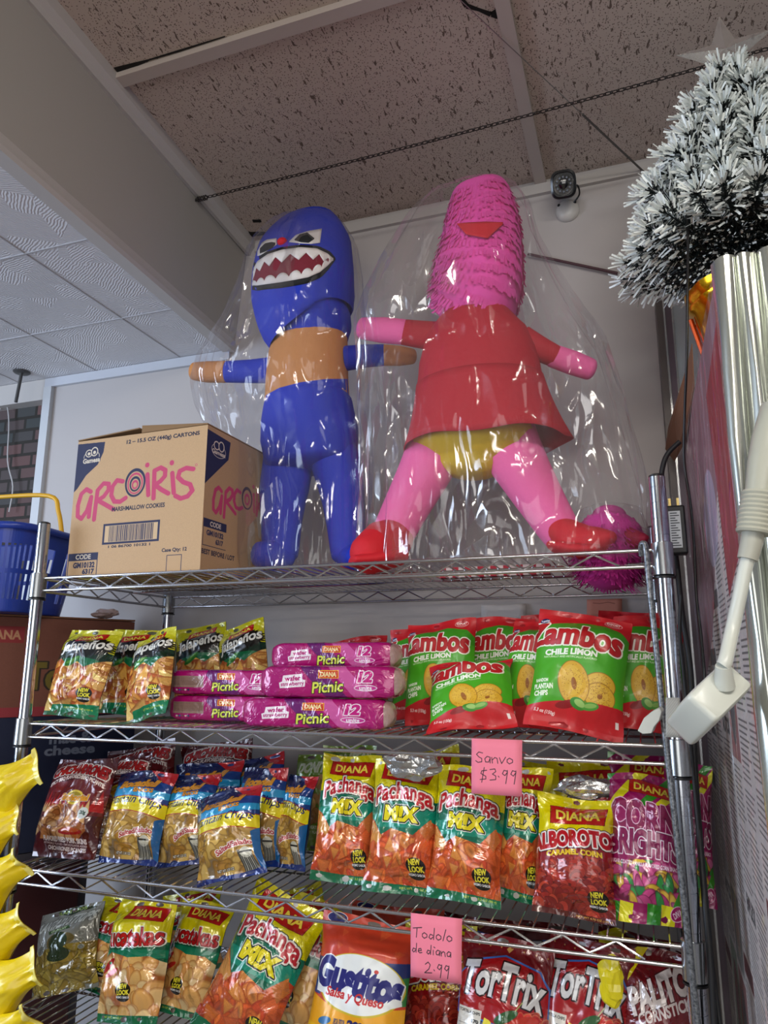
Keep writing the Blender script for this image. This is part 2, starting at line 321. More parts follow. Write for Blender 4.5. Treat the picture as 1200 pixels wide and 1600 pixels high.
@art
def pachanga(c):
    c.a[:] = srgb('#dcd000'); c.poly([(0,168),(180,150),(360,172),(360,330),(0,330)], '#006a4e'); c.poly([(0,240),(360,200),(360,280),(0,290)], '#0a8a70')
    cl = c.mask_poly([(0,250),(30,262),(90,318),(140,290),(200,300),(260,310),(330,245),(360,262),(360,520),(0,520)])
    c.put(cl, '#c8501c'); c.pile((0,250,360,515), 56, 'curl', ['#e0702e','#cc5222','#e68a40','#d65c2a','#c04420'], 54, 6, cl, '#8e2a10')
    c.pile((0,260,360,500), 15, 'tri', ['#d98a3e','#dd7434','#d06030'], 44, 12, cl, '#a03c14'); c.poly([(20,262),(95,325),(75,350),(10,335)], '#d8964a'); c.poly([(285,290),(335,240),(356,285),(330,330)], '#c8743a')
    c.speck(.16, 9, 2); diana(c, 185, 62, 250, 66, .02)
    c.text('Pachanga', 30, 114, 340, 206, '#b81420', .03, out=((9,'#10241c'),(6,'#efe8dc')), arc=34); c.text('M!X', 92, 196, 282, 262, '#e8d800', .07, out=((8,'#efe8dc'),(5,'#10241c')), rot=.02)
    newlook(c, 285, 440, .95); c.poly([(0,500),(360,508),(360,540),(0,540)], '#0a6a44'); net(c, 'NET WT. 3.2 OZ (90 g)', 190, 512, 340, 524)
@art
def alborotos(c):
    c.a[:] = srgb('#e2d400'); c.poly([(0,210),(180,190),(360,160),(360,540),(0,540)], '#8e1016')
    cl = c.mask_poly([(0,320),(130,300),(240,270),(360,290),(360,525),(0,525)])
    c.put(cl, '#5c1410'); c.pile((0,280,360,525), 150, 'ring', ['#a02c20','#8c2018','#b03c28','#7c1a16','#a43226'], 30, 7, cl, '#3a0808')
    diana(c, 190, 92, 250, 84, -.08); c.text('ALBOROTOS', -26, 172, 384, 250, '#b8101e', .06, out=((9,'#200808'),(6,'#f2eae2')), arc=24, rot=-.12)
    c.text('CARAMEL CORN', 52, 254, 308, 280, '#e8c01e', .06, out=((1,'#400808'),), arc=10, rot=-.1)
    newlook(c, 295, 455, .95); c.poly([(0,512),(360,522),(360,540),(0,540)], '#54180e'); net(c, 'NET WT 4.76 OZ (135 g)', 190, 524, 345, 535, '#d8a84a')
@art
def cornbrights(c):
    c.a[:] = srgb('#98125a')
    for i, col in enumerate(['#2e8a1e','#98125a','#e0d81a','#98125a','#2e8a1e','#e0d81a','#98125a','#38961e','#dcd818','#98125a']):
        c.poly([(-260+i*80,190),(-215+i*80,190),(70+i*80,-20),(0+i*80,-20)], col)
    c.poly([(0,150),(120,130),(240,120),(360,110),(360,330),(0,340)], '#98125a'); diana(c, 215, 58, 210, 52, .08)
    c.text('CORN', 6, 110, 340, 225, '#8e1c50', .035, out=((6,'#f0b4d0'),(2,'#5c0a3c')), arc=0, rot=.06, grow=-.05); c.text('BRIGHTS', 0, 218, 346, 310, '#8a1650', .04, out=((6,'#f2dce6'),(2,'#5c0a3c')), rot=.05, arc=8)
    cl = c.mask_poly([(0,350),(90,322),(200,318),(360,340),(360,470),(300,480),(0,462)])
    c.put(cl, '#6a1038'); c.pile((0,320,360,480), 62, 'worm', ['#c84a86','#2e8a4a','#dcb83a','#b83c78','#3a9448','#d8b040','#d06a9a'], 44, 8, cl, '#5a1430')
    c.text('SUGAR COATED VANILLA FLAVORED CORN SNACK', 8, 330, 340, 345, '#f4e0ea', .04, rot=.04)
    for i, col in enumerate(['#2e8a1e','#e0d81a','#98125a','#2e8a1e','#e0d81a','#98125a']): c.poly([(i*64-10,468),(i*64+54,474),(i*64+44,540),(i*64-16,540)], col)
    c.poly([(300,470),(360,380),(360,450),(320,500)], '#3c9a22'); c.ell(318, 495, 36, 26, '#f0c8dc', 1, -.5); c.ell(318, 495, 33, 23, '#a81460', 1, -.5); c.text('DIVA', 296, 484, 340, 506, '#f4d8e6', .03, rot=-.5)
@art
def yucatekas(c):
    c.a[:] = srgb('#dccf0a'); c.poly([(0,190),(120,175),(360,190),(360,330),(0,330)], '#075a3c'); c.poly([(0,230),(360,225),(360,262),(0,270)], '#0c7a58')
    cl = c.mask_poly([(0,270),(60,240),(180,262),(300,255),(360,280),(360,520),(0,520)])
    c.put(cl, '#a8602c'); c.pile((0,270,360,520), 44, 'disc', ['#e0b878','#dcae68','#e8c890','#d4a05a','#d89850'], 48, 9, cl, '#9a5a24')
    c.ell(50, 300, 46, 16, '#b01c18', 1, -.8); c.ell(80, 330, 40, 13, '#c02820', 1, -.5); c.ell(60, 288, 10, 6, '#2c7a2a')
    diana(c, 215, 62, 230, 66, .02); c.text('Yucatekas', -30, 128, 346, 212, '#b81418', .03, out=((6,'#f0e6da'),(2,'#2a0a08')), rot=-.02, arc=-6)
    newlook(c, 180, 410, .9); c.rect(0, 505, 360, 540, '#0c6a44'); net(c, 'NET WT. 3.5 OZ (100 g)', 40, 512, 170, 524)
@art
def gustitos(c):
    c.a[:] = srgb('#c23a1e'); r = random.Random(3)
    for i in range(14): x, y = r.uniform(0,360), r.uniform(20,170); c.poly([(x,y),(x+26,y+8),(x+6,y+28)], '#d2592a', .6)
    c.poly([(0,170),(360,130),(360,230),(0,230)], '#20306c'); c.poly([(240,215),(360,180),(360,280),(240,300)], '#2c7a34'); c.poly([(0,205),(60,210),(40,300),(0,300)], '#27407a')
    c.poly([(0,300),(120,330),(360,290),(360,540),(0,540)], '#e4a010'); c.poly([(0,400),(360,400),(360,540),(0,540)], '#e8bc18', .6)
    c.ell(190, 235, 166, 108, '#c8b020', 1, -.04); c.ell(190, 233, 160, 103, '#e6eae8', 1, -.04); c.poly([(20,220),(60,170),(340,200),(350,280),(300,300),(20,290)], '#e6eae8')
    c.text('Gustitos', 16, 160, 350, 278, '#1c1c70', .06, out=((4,'#e6eae8'),), rot=.06, shear=.1); c.text('Salsa y Queso', 70, 262, 290, 306, '#c01c20', .03, shear=.15, rot=.02)
    c.ell(250, 178, 8, 7, '#c02018'); c.ell(85, 378, 28, 13, '#2c6a9c', 1, -.3); c.text('SPECIAL EDITION', 122, 362, 160, 382, '#1c1c60', .04); c.text('2026', 168, 356, 254, 388, '#1c1c60', .07, shear=.15)
    c.pile((0,430,360,540), 30, 'curl', ['#e08a20','#d87818'], 40, 4, None, '#a05010'); c.ell(60, 22, 40, 22, '#e4dcd4'); c.ell(60, 22, 37, 19, '#1c1c60')
@art
def tortrix(c):
    c.a[:] = srgb('#6c0e16'); r = random.Random(3)
    for i in range(9): c.line([(i*45, 14), (i*45+22, 26), (i*45+45, 14)], 2, '#8a2a20'); c.ell(i*45+22, 40, 3, 3, '#b08a4a')
    c.poly([(190,32),(202,44),(190,56),(178,44)], '#b08a4a')
    c.poly([(0,150),(60,90),(180,64),(320,90),(360,150),(360,330),(180,300),(0,290)], '#3a6ab8'); c.poly([(6,152),(64,96),(180,70),(316,96),(352,152),(352,322),(180,292),(6,282)], '#a00c14')
    c.text('TorTrix', 18, 96, 344, 222, '#d8d8d8', .035, out=((5,'#200408'),), arc=20, rot=.05, shear=.1)
    c.pile((200,250,360,460), 40, 'blob', ['#b01818','#c83020','#a01414'], 26, 5, None, '#e0b070'); c.pile((120,400,360,540), 18, 'curl', ['#e09020','#d87c1c','#eab040'], 44, 15, None, '#8a3c08')
    c.ell(205, 262, 50, 17, '#2c5a2c', 1, -.5); c.ell(270, 272, 56, 22, '#c0301c', 1, -.3); c.line([(240,235),(262,205)], 4, '#a8b868')
    c.poly([(105,292),(330,335),(320,395),(98,350)], '#1c1c44'); c.text('Picante', 112, 300, 318, 376, '#e8d83a', .04, rot=.2)
    c.poly([(10,262),(110,262),(100,470),(-10,460)], '#d8d4c8'); c.text('TORTILLA CHIPS', 14, 270, 104, 280, '#303030', .03); c.text('170', 70, 296, 100, 308, '#202020', .05)
    for i in range(13): c.rect(14, 316+i*11, 96, 318+i*11, '#8a867c')
@art
def palitos(c):
    c.a[:] = srgb('#6c1016'); c.rect(0, 0, 360, 50, '#5a0c12'); c.poly([(0,40),(70,0),(120,0),(20,120),(0,130)], '#dcc80a')
    c.text('PALITOS', 24, 70, 350, 168, '#d8ccc6', .06, out=((3,'#3a080c'),), rot=-.42, arc=0); c.text('CORNSTICKS', 70, 166, 340, 206, '#d8ccc6', .04, rot=-.36)
    c.ell(220, 285, 112, 62, '#3c1a12'); c.ell(220, 280, 100, 50, '#982018'); c.ell(210, 275, 50, 22, '#b83828')
    c.pile((0,350,360,540), 60, 'worm', ['#c0562a','#b0481f','#cc6a34'], 54, 7, None, '#5a1c0c')
@art
def strips(c):
    c.a[:] = srgb('#7c7c70'); c.pile((0,250,360,520), 60, 'worm', ['#a8903c','#96802e','#b49c4a','#8a7028'], 70, 5, None, '#4a3c14'); c.rect(0, 0, 360, 250, '#84857c')
    c.poly([(90,10),(240,0),(330,30),(200,50)], '#20301a'); c.text('PLANTITOS', 130, 12, 280, 34, '#8aa050', .04); c.text('PLANTAIN STRIPS', 10, 60, 350, 130, '#c0c2b8', .05, out=((2,'#5a5c54'),), rot=-.05, shear=.2)
    c.poly([(110,138),(250,130),(255,152),(115,160)], '#31502a'); c.text('CRUNCHY', 130, 136, 240, 152, '#b8c8a0', .04, rot=-.05)
    c.ell(190, 215, 90, 50, '#6a5c34'); c.ell(190, 220, 60, 60, '#2a3c22'); c.ell(190, 300, 66, 44, '#26361c'); c.ell(60, 250, 30, 34, '#9a9c92'); c.ell(60, 250, 26, 30, '#6a6c62')
    for i in range(3): c.ell(305, 190+i*44, 15, 15, '#9a9c92'); c.ell(305, 190+i*44, 12, 12, '#74766c')
@art
def donitas(c):
    c.a[:] = srgb('#6c8c2c'); c.text('DONITAS', 40, 40, 330, 110, '#c8d0b0', .06, rot=-.1); c.pile((60,150,360,360), 26, 'ring', ['#c89a5a','#b8864a','#d0a868'], 44, 5, None, '#6a4420')
    c.text('FLAVORED WHEAT SNACK', 60, 400, 330, 420, '#e0e8c8', .04); c.text('ARTIFICIALLY FLAVORED', 60, 430, 330, 444, '#d0dab4', .03)
@art
def yellowbag(c):
    c.a[:] = srgb('#e8cc08'); c.rect(0,0,360,26,'#efe27a'); c.poly([(0,330),(360,250),(360,420),(0,480)], '#c8261a'); c.poly([(0,480),(360,420),(360,540),(0,540)], '#e4c408')
def bag_mat(kind):
    k = 'printed_'+kind+'_film'
    if k in MATS: return MATS[k]
    c = Cv(360, 540); ART[kind](c)
    rough, metal, coat, bmp = {'plantain':(.2,.12,.9,(12,.5,.02)), 'pachanga':(.22,.1,.9,(12,.5,.02)), 'jalapeno':(.24,.08,.8,(12,.5,.02)), 'zambos':(.42,0,.15,(16,.3,.012)),
       'yucatekas':(.24,.08,.8,(12,.5,.02)), 'yellowbag':(.35,0,.35,(18,.4,.012)), 'gustitos':(.36,.1,.3,(16,.3,.012)), 'strips':(.2,.1,.8,(22,.6,.012))}.get(kind, (.24,.08,.8,(12,.5,.02)))
    return print_mat(k, c, rough, metal, coat, bmp)
BACKCOL = {'zambos':'#a01820','jalapeno':'#4a4a30','pachanga':'#b9b9b4','alborotos':'#5a1412','chicharrones':'#3a0c10','plantain':'#1a2c66','cornbrights':'#7a1048','yellowbag':'#dcc008'}
def bag(kind, bx, Yb, tx, ty, Yt, wpx, zs, label, group, yaw=0, thick=.028, seed=0, flop=0, name=None, noseal=False, zoff=.006, pinch=1.0, Pb=None, taper=0):
    """one snack bag standing on a shelf: pouch, top seal, bottom seal"""
    if Pb is None: Pb = Vector((xat(bx, Yb, zs+zoff), Yb, zs+zoff))
    Pt = at(tx, ty, Yt); H = (Pt-Pb).length; W = wpx*mpp(Yb, bx, 1100)*.5
    up = (Pt-Pb).normalized(); n = Vector((math.sin(yaw), -math.cos(yaw), 0)); n = (n-up*n.dot(up)).normalized(); rt = up.cross(n)*-1
    if rt.x < 0: rt = -rt
    rd = random.Random(seed*7+3); ph = [rd.uniform(0, 6.28) for _ in range(8)]; so = Vector((rd.uniform(0,50), rd.uniform(0,50), rd.uniform(0,50)))
    NU, NV = 22, 34; sv = .045
    def sm(x): x = max(0, min(1, x)); return x*x*(3-2*x)
    def P(u, v, side):
        s = sm((v-.03)/.24)*sm((.97-v)/.20); e = max(0, 1-abs(u)**2.6)**.62
        t = thick*s*e*(1.0+.12*math.sin(2*math.pi*v+ph[0])) + .0008
        w = W*(1-.055*s*pinch+.012*math.sin(9*v+ph[1])*(abs(u)))*(1-taper*sm((v-.1)/.85)*(1 if v < .96 else .93))
        q = mnoise.noise(Vector((u*1.6, v*3.0, side*3))+so); q2 = mnoise.noise(Vector((u*4.5, v*6.0, side*5))+so)
        d = t*(1+.35*q)+.0035*q2*e*s
        near = math.exp(-((1-v)/.13)**2)+math.exp(-(v/.13)**2)
        d += near*e*.0032*math.sin(9*u+ph[2]+4*q)*min(1, min(v, 1-v)/.05)
        d *= side if side > 0 else side*.75
        bend = .010*math.sin(2.2*u+ph[3])*near + flop*max(0, v-.86)/.14*.03
        vv = v+.010*math.sin(3*u+ph[4])*(v > .5)*sm((v-.6)/.4)-.006*math.cos(2.5*u+ph[5])*(1-v)**3
        return Pb+rt*(u*w)+up*(vv*H - (flop*.4*max(0, v-.86)*H))+n*(d+bend)
    root = empty(name or 'chip_bag', Pb, label, 'snack bag', group)
    fm = bag_mat(kind); bm_ = mat(kind+'_bag_back', BACKCOL.get(kind, '#5a5048'), .35, .2, .4)
    def shell(nm, v0, v1, nv):
        V = []; F = []; UV = []; MI = []
        for si, side in enumerate((1, -1)):
            b = len(V)
            for j in range(nv+1):
                v = v0+(v1-v0)*j/nv
                for i in range(NU+1):
                    u = -1+2*i/NU; V.append(P(u, v, side)); UV.append(((u+1)/2, v))
            for j in range(nv):
                for i in range(NU):
                    a = b+j*(NU+1)+i; q = (a, a+1, a+NU+2, a+NU+1)
                    F.append(q if side > 0 else q[::-1]); MI.append(si)
        return mesh(nm, V, F, [fm, bm_], root, True, UV, MI)
    shell('pouch', sv, 1-sv, NV); shell('top_seal', 1-sv, 1, 3); shell('bottom_seal', 0, sv, 3)
    return root
# ------------------------------------------------------------------ the room
YB = .52; ZC = 2.729; ZL = 2.398
def struct(o): o['kind'] = 'structure'; return o
m_wall = mat('painted_wall', '#b9b4b2', .55, bump=(9,.15,.01)); m_trim = mat('white_trim_paint', '#bcb8b4', .45)
m_soff = mat('soffit_paint', '#aaa69f', .55, bump=(3,.12,.01)); m_floor = mat('floor_tile', '#8c8478', .5)
def ceil_mat():
    m = mat('fissured_ceiling_tile', '#a09288', .9); nt = m.node_tree; b = nt.nodes['Principled BSDF']; L = nt.links.new
    tc = nt.nodes.new('ShaderNodeTexCoord')
    v = nt.nodes.new('ShaderNodeTexVoronoi'); v.inputs['Scale'].default_value = 210; L(tc.outputs['Object'], v.inputs['Vector'])
    lt = nt.nodes.new('ShaderNodeMath'); lt.operation = 'LESS_THAN'; lt.inputs[1].default_value = .25; L(v.outputs['Distance'], lt.inputs[0])
    mp = nt.nodes.new('ShaderNodeMapping'); mp.inputs['Scale'].default_value = (150, 48, 1); mp.inputs['Rotation'].default_value = (0,0,.35); L(tc.outputs['Object'], mp.inputs['Vector'])
    n0 = nt.nodes.new('ShaderNodeTexNoise'); n0.inputs['Scale'].default_value = 1; n0.inputs['Detail'].default_value = 2; n0.inputs['Distortion'].default_value = .6; L(mp.outputs[0], n0.inputs['Vector'])
    gt = nt.nodes.new('ShaderNodeMapRange'); gt.inputs['From Min'].default_value = .635; gt.inputs['From Max'].default_value = .665; L(n0.outputs['Fac'], gt.inputs['Value'])
    mx = nt.nodes.new('ShaderNodeMath'); mx.operation = 'MAXIMUM'; L(lt.outputs[0], mx.inputs[0]); L(gt.outputs[0], mx.inputs[1])
    mix = nt.nodes.new('ShaderNodeMix'); mix.data_type = 'RGBA'; mix.inputs[6].default_value = (*lin('#c4b4a8'), 1); mix.inputs[7].default_value = (*lin('#6c5c52'), 1)
    L(mx.outputs[0], mix.inputs[0]); L(mix.outputs[2], b.inputs['Base Color'])
    bp = nt.nodes.new('ShaderNodeBump'); bp.invert = True; bp.inputs['Strength'].default_value = .5; bp.inputs['Distance'].default_value = .003; L(mx.outputs[0], bp.inputs['Height']); L(bp.outputs[0], b.inputs['Normal'])
    return m
def swirl_mat():
    m = mat('swirled_ceiling_panel', '#d8d8dc', .35); nt = m.node_tree; b = nt.nodes['Principled BSDF']; L = nt.links.new
    tc = nt.nodes.new('ShaderNodeTexCoord'); v = nt.nodes.new('ShaderNodeTexVoronoi'); v.inputs['Scale'].default_value = 12; L(tc.outputs['Object'], v.inputs['Vector'])
    rot = nt.nodes.new('ShaderNodeVectorRotate'); rot.rotation_type = 'Z_AXIS'; sep = nt.nodes.new('ShaderNodeSeparateColor'); L(v.outputs['Color'], sep.inputs[0])
    ml = nt.nodes.new('ShaderNodeMath'); ml.operation = 'MULTIPLY'; ml.inputs[1].default_value = 2.4; L(sep.outputs[0], ml.inputs[0])
    L(tc.outputs['Object'], rot.inputs['Vector']); L(ml.outputs[0], rot.inputs['Angle'])
    w = nt.nodes.new('ShaderNodeTexWave'); w.inputs['Scale'].default_value = 50; w.inputs['Distortion'].default_value = 4.5; w.inputs['Detail'].default_value = 1.5; L(rot.outputs[0], w.inputs['Vector'])
    bp = nt.nodes.new('ShaderNodeBump'); bp.inputs['Strength'].default_value = .35; bp.inputs['Distance'].default_value = .004; L(w.outputs['Fac'], bp.inputs['Height']); L(bp.outputs[0], b.inputs['Normal'])
    return m
struct(MB().box((-.535,YB,0),(3.2,YB+.1,ZC+.1)).build('wall_back', m_wall, smooth=False))
struct(MB().box((-3.2,-4.4,-.1),(3.2,YB+.4,0)).build('floor', m_floor, smooth=False))
# tiled ceiling: two full rows of lay-in tiles between grid bars
ct = MB(); ct.box((.1,-4.4,ZC+.012),(3.2,YB+.1,ZC+.1)); struct(ct.build('ceiling', ceil_mat(), smooth=False))
m_bar = mat('ceiling_grid_bar', '#bcb0a8', .6)
k = 1
for y in (-.12, -.76, -1.40, -2.04, -2.68):
    g = MB().box((.17,y-.014,ZC-.002),(3.2,y+.014,ZC+.014)).build('trim_%d' % k, m_bar, smooth=False); struct(g); k += 1
for x in (1.012, 2.25):
    g = MB().box((x-.014,-4.4,ZC-.004),(x+.014,YB,ZC+.013)).build('trim_%d' % k, m_bar, smooth=False); struct(g); k += 1
# dark broken gaps beside the bars
dk = mat('dark_gap', '#14110f', .9)
gp = MB()
def crack(P, w, z=ZC+.0105):
    P = [Vector((x, y, z)) for x, y in P]
    for i in range(len(P)-1):
        t = (P[i+1]-P[i]).normalized(); s = Vector((-t.y, t.x, 0)); a = w[i]; b = w[i+1]
        gp.add([P[i]-s*a, P[i]+s*a, P[i+1]+s*b, P[i+1]-s*b, *(q+Vector((0,0,.0012)) for q in (P[i]-s*a, P[i]+s*a, P[i+1]+s*b, P[i+1]-s*b))], [(0,1,2,3),(7,6,5,4),(0,4,5,1),(2,6,7,3),(1,5,6,2),(0,3,7,4)])
crack([(.205,-.140),(.25,-.138),(.29,-.1385),(.36,-.1375),(.47,-.137)], [.006,.005,.0015,.002,.0008])
crack([(.93,-.09),(.945,-.045),(.965,-.03),(.985,-.012),(.997,-.01)], [.002,.005,.003,.005,.012])
crack([(.175,.485),(.21,.492),(.245,.50)], [.012,.008,.003]); crack([(.215,.43),(.238,.437)], [.006,.006])
struct(gp.build('trim_%d' % k, dk, smooth=False)); k += 1
# soffit: oblique dropped bulkhead between the two ceilings
def sx(y, z): return (.146-.052*y) + (.03+.008*y)*(z-ZL)/(ZC-ZL)
y0, y1 = -4.0, YB+.02
sb = MB(); V = []
for y in (y0, y1): V += [Vector((sx(y,ZL), y, ZL)), Vector((sx(y,ZC), y, ZC+.05)), Vector((sx(y,ZC)-.13, y, ZC+.05)), Vector((sx(y,ZL)-.13, y, ZL+.052))]
sb.add(V, [(0,1,5,4),(1,2,6,5),(2,3,7,6),(3,0,4,7),(3,2,1,0),(4,5,6,7)]); struct(sb.build('wall_left', m_soff, smooth=False))
def strip(prof, name):
    global k
    b = MB(); R = []
    for y in (y0, y1-.001): R.append([Vector((fx(y), y, z)) for fx, z in prof])
    b.rings(R); struct(b.build('trim_%d' % k, m_trim, smooth=False)); k += 1
strip([(lambda y: sx(y,ZC)-.004, ZC-.034),(lambda y: sx(y,ZC)+.006, ZC-.034),(lambda y: sx(y,ZC)+.010, ZC-.022),(lambda y: sx(y,ZC)+.019, ZC-.012),(lambda y: sx(y,ZC)+.021, ZC+.012),(lambda y: sx(y,ZC)-.004, ZC+.012)], 't')
strip([(lambda y: sx(y,ZL)-.03, ZL-.006),(lambda y: sx(y,ZL)+.006, ZL-.008),(lambda y: sx(y,ZL)+.009, ZL+.002),(lambda y: sx(y,ZL)+.006, ZL+.012),(lambda y: sx(y,ZL)+.003, ZL+.028),(lambda y: sx(y,ZL)-.03, ZL+.028)], 't')
# lower swirled ceiling with seams
pl = [(-3.2,-4.4),(sx(-4.4,ZL)-.01,-4.4),(sx(YB+.4,ZL)-.01,YB+.4),(-3.2,YB+.4)]
struct(MB().add([Vector((x,y,z)) for z in (ZL,ZL+.05) for x,y in pl], [(3,2,1,0),(4,5,6,7),(0,1,5,4),(1,2,6,5),(2,3,7,6),(3,0,4,7)]).build('ceiling', swirl_mat(), smooth=False))
m_seam = mat('ceiling_seam', '#b4b4b8', .5); sm_ = MB()
for i in range(10): x = -.057-.305*i; sm_.box((x-.0013,-2.4,ZL-.0016),(x+.0013,YB,ZL+.001))
for i in range(9): y = .246-.323*i; sm_.box((-3,y-.0015,ZL-.0022),(.13-.052*y,y+.0015,ZL+.001))
struct(sm_.build('trim_%d' % k, m_seam, smooth=False)); k += 1
# wall-head trims, corner post, brick beyond
struct(MB().box((.18,YB-.012,ZC-.032),(3.2,YB,ZC-.004)).build('trim_%d' % k, m_trim, smooth=False)); k += 1
struct(MB().box((-.56,YB-.012,ZL-.03),(.11,YB,ZL-.001)).build('trim_%d' % k, mat('pale_blue_white_trim', '#c4c8d0', .4), smooth=False)); k += 1
struct(MB().box((-.56,YB-.014,0),(-.53,YB+.03,ZL-.03)).build('trim_%d' % k, mat('white_corner_trim', '#c8ccd0', .4), smooth=False)); k += 1
struct(MB().box((-3.2,YB-.01,ZL-.07),(-.56,YB+.05,ZL-.001)).build('trim_%d' % k, m_trim, smooth=False)); k += 1
def brick_mat():
    m = mat('dark_brick', '#4a3a38', .8); nt = m.node_tree; b = nt.nodes['Principled BSDF']; L = nt.links.new
    tc = nt.nodes.new('ShaderNodeTexCoord'); mp = nt.nodes.new('ShaderNodeMapping'); mp.inputs['Rotation'].default_value = (math.radians(90),0,0); L(tc.outputs['Object'], mp.inputs['Vector'])
    t = nt.nodes.new('ShaderNodeTexBrick'); t.inputs['Scale'].default_value = 6; t.inputs['Color1'].default_value = (*lin('#6a4a48'),1); t.inputs['Color2'].default_value = (*lin('#3c4040'),1); t.inputs['Mortar'].default_value = (*lin('#28241f'),1)
    t.inputs['Mortar Size'].default_value = .03; t.inputs['Bias'].default_value = .1; L(mp.outputs[0], t.inputs['Vector']); L(t.outputs['Color'], b.inputs['Base Color'])
    bp = nt.nodes.new('ShaderNodeBump'); bp.inputs['Strength'].default_value = .8; bp.inputs['Distance'].default_value = .01; L(t.outputs['Fac'], bp.inputs['Height']); bp.invert = True; L(bp.outputs[0], b.inputs['Normal']); return m
struct(MB().box((-3.2,YB+.03,0),(-.535,YB+.12,ZL)).build('wall_left_back', brick_mat(), smooth=False))
# lamps of the shop, behind the viewer
m_glow = mat('lamp_diffuser', '#fff4e2', .5, emis=5)
for x, y in ((1.55,-1.75), (.2,-2.6)):
    e = empty('ceiling_light', (x, y, ZC), 'rectangular fluorescent ceiling light behind the viewer' if x > 1 else 'rectangular fluorescent ceiling light further back over the aisle', 'ceiling light')
    MB().box((x-.62,y-.15,ZC-.028),(x+.62,y+.15,ZC+.01)).build('housing', m_trim, e, False); MB().box((x-.60,y-.13,ZC-.029),(x+.60,y+.13,ZC-.0275)).build('diffuser', m_glow, e, False)
# ------------------------------------------------------------------ wire rack
W, D, HR = 1.22, .451, .0255
ZS = [1.6792, 1.3877, 1.1202, .858]
m_chr = mat('chrome_wire', '#c9c9cc', .16, .95); m_chp = mat('chrome_post', '#b4b8be', .14, 1); m_blk = mat('black_plastic', '#0d0d0e', .4)
m_chd = mat('chrome_collar', '#a8acae', .22, .9)
rack = empty('wire_shelving_rack', (0,0,0), 'chrome wire shelving rack holding piñatas, a carton and snack bags', 'shelving rack')
def post(x, y, zt):
    pr = [(.0127,.03)]; z = .05
    while z < zt-.004:
        pr += [(.0127,z-.0007),(.0121,z-.0005),(.0121,z+.0005),(.0127,z+.0007)]; z += .0254
    pr += [(.0127,zt)]
    p = MB().lathe(pr, (x,y,0), 20).build('post', m_chp, rack)
    MB().lathe([(.0119,zt-.002),(.0119,zt+.003),(.008,zt+.005)], (x,y,0), 20).build('post_cap', m_blk, p)
    MB().lathe([(.006,0),(.014,.004),(.014,.02),(.006,.03)], (x,y,0), 16).build('foot', m_blk, p)
for x in (0, W):
    for y in (0, D): post(x, y, 1.7946)
for zi, z in enumerate(ZS):
    dk_ = MB(); n = 56
    for i in range(n): x = .03+(W-.06)*i/(n-1); dk_.tube([(x,-.002,z-.001),(x,-.0005,z+.0022),(x,.02,z+.003),(x,D-.02,z+.003),(x,D+.0005,z+.0022),(x,D+.002,z-.001)], .0015, 5)
    for y in (.15, .30): dk_.tube([(0,y,z-.001),(W,y,z-.001)], .0026, 6)
    sh = dk_.build('shelf', m_chr, rack); 
    for y, s in ((0,-1), (D,1)):
        MB().tube([(.012,y,z),(W-.012,y,z)], .0030, 8).tube([(.012,y,z-HR),(W-.012,y,z-HR)], .0030, 8).build('long_rail', m_chr, sh)
        zz = []; per = .075; q = 0; x = .03
        while x < W-.028: zz.append((x, y-s*.0015, z-.0035 if q % 2 else z-HR+.003)); x += per/2; q += 1
        MB().tube(zz, .0019, 6).build('truss_wire', m_chr, sh)
    for x, s in ((0,-1), (W,1)):
        MB().tube([(x,.012,z),(x,D-.012,z)], .0030, 8).tube([(x,.012,z-HR),(x,D-.012,z-HR)], .0030, 8).build('side_rail', m_chr, sh)
        zz = []; q = 0; y = .03
        while y < D-.028: zz.append((x-s*.0015, y, z-.0035 if q % 2 else z-HR+.003)); y += .0375; q += 1
        MB().tube(zz, .0019, 6).build('truss_wire', m_chr, sh)
        for y in (0, D):
            MB().lathe([(.0134,z-HR-.016),(.0168,z-HR-.014),(.0160,z+.010),(.0134,z+.011)], (x,y,0), 20).build('collar', m_chd, sh)
            MB().lathe([(.0128,z-HR-.0195),(.0172,z-HR-.0195),(.0172,z-HR-.0165),(.0128,z-HR-.0165)], (x,y,0), 20).build('clip_ring', m_blk, sh)
# ------------------------------------------------------------------ price notes
def note(px0, py0, px1, py1, Y, cvf, label, name='price_note', group=None, col='#f2849a', parent=None, Wd=164, Hd=172):
    c = Cv(Wd, Hd, col); cvf(c); m = print_mat('note_'+str(len(MATS)), c, .8, 0, 0, None)
    P = [at(px0,py0,Y), at(px1,py0,Y), at(px1,py1,Y), at(px0,py1,Y)]; z0 = (P[0].z+P[1].z)/2; z1 = (P[2].z+P[3].z)/2; x0 = P[0].x; x1 = P[1].x; x2 = P[2].x; x3 = P[3].x
    V = []; F = []; UV = []; n = 6
    for j in range(n+1):
        t = j/n
        for i in range(n+1):
            s = i/n; top = x0+(x1-x0)*s; bot = x3+(x2-x3)*s
            V.append((top+(bot-top)*t, Y-.004*math.sin(t*2.2)*(.4+s*.6), z0+(z1-z0)*t)); UV.append((s, 1-t))
    for j in range(n):
        for i in range(n): a = j*(n+1)+i; F.append((a, a+n+1, a+n+2, a+1))
    o = mesh(name, V, F, m, parent, True, UV); so = o.modifiers.new('solid','SOLIDIFY'); so.thickness = .0004
    return tag(o, label, 'note', group)
INK = '#1c1a20'
def hw(c, strokes, ox, oy, s, w=2.4, col=INK):
    for st in strokes: c.line([(ox+x*s, oy+y*s) for x, y in st], w, col)
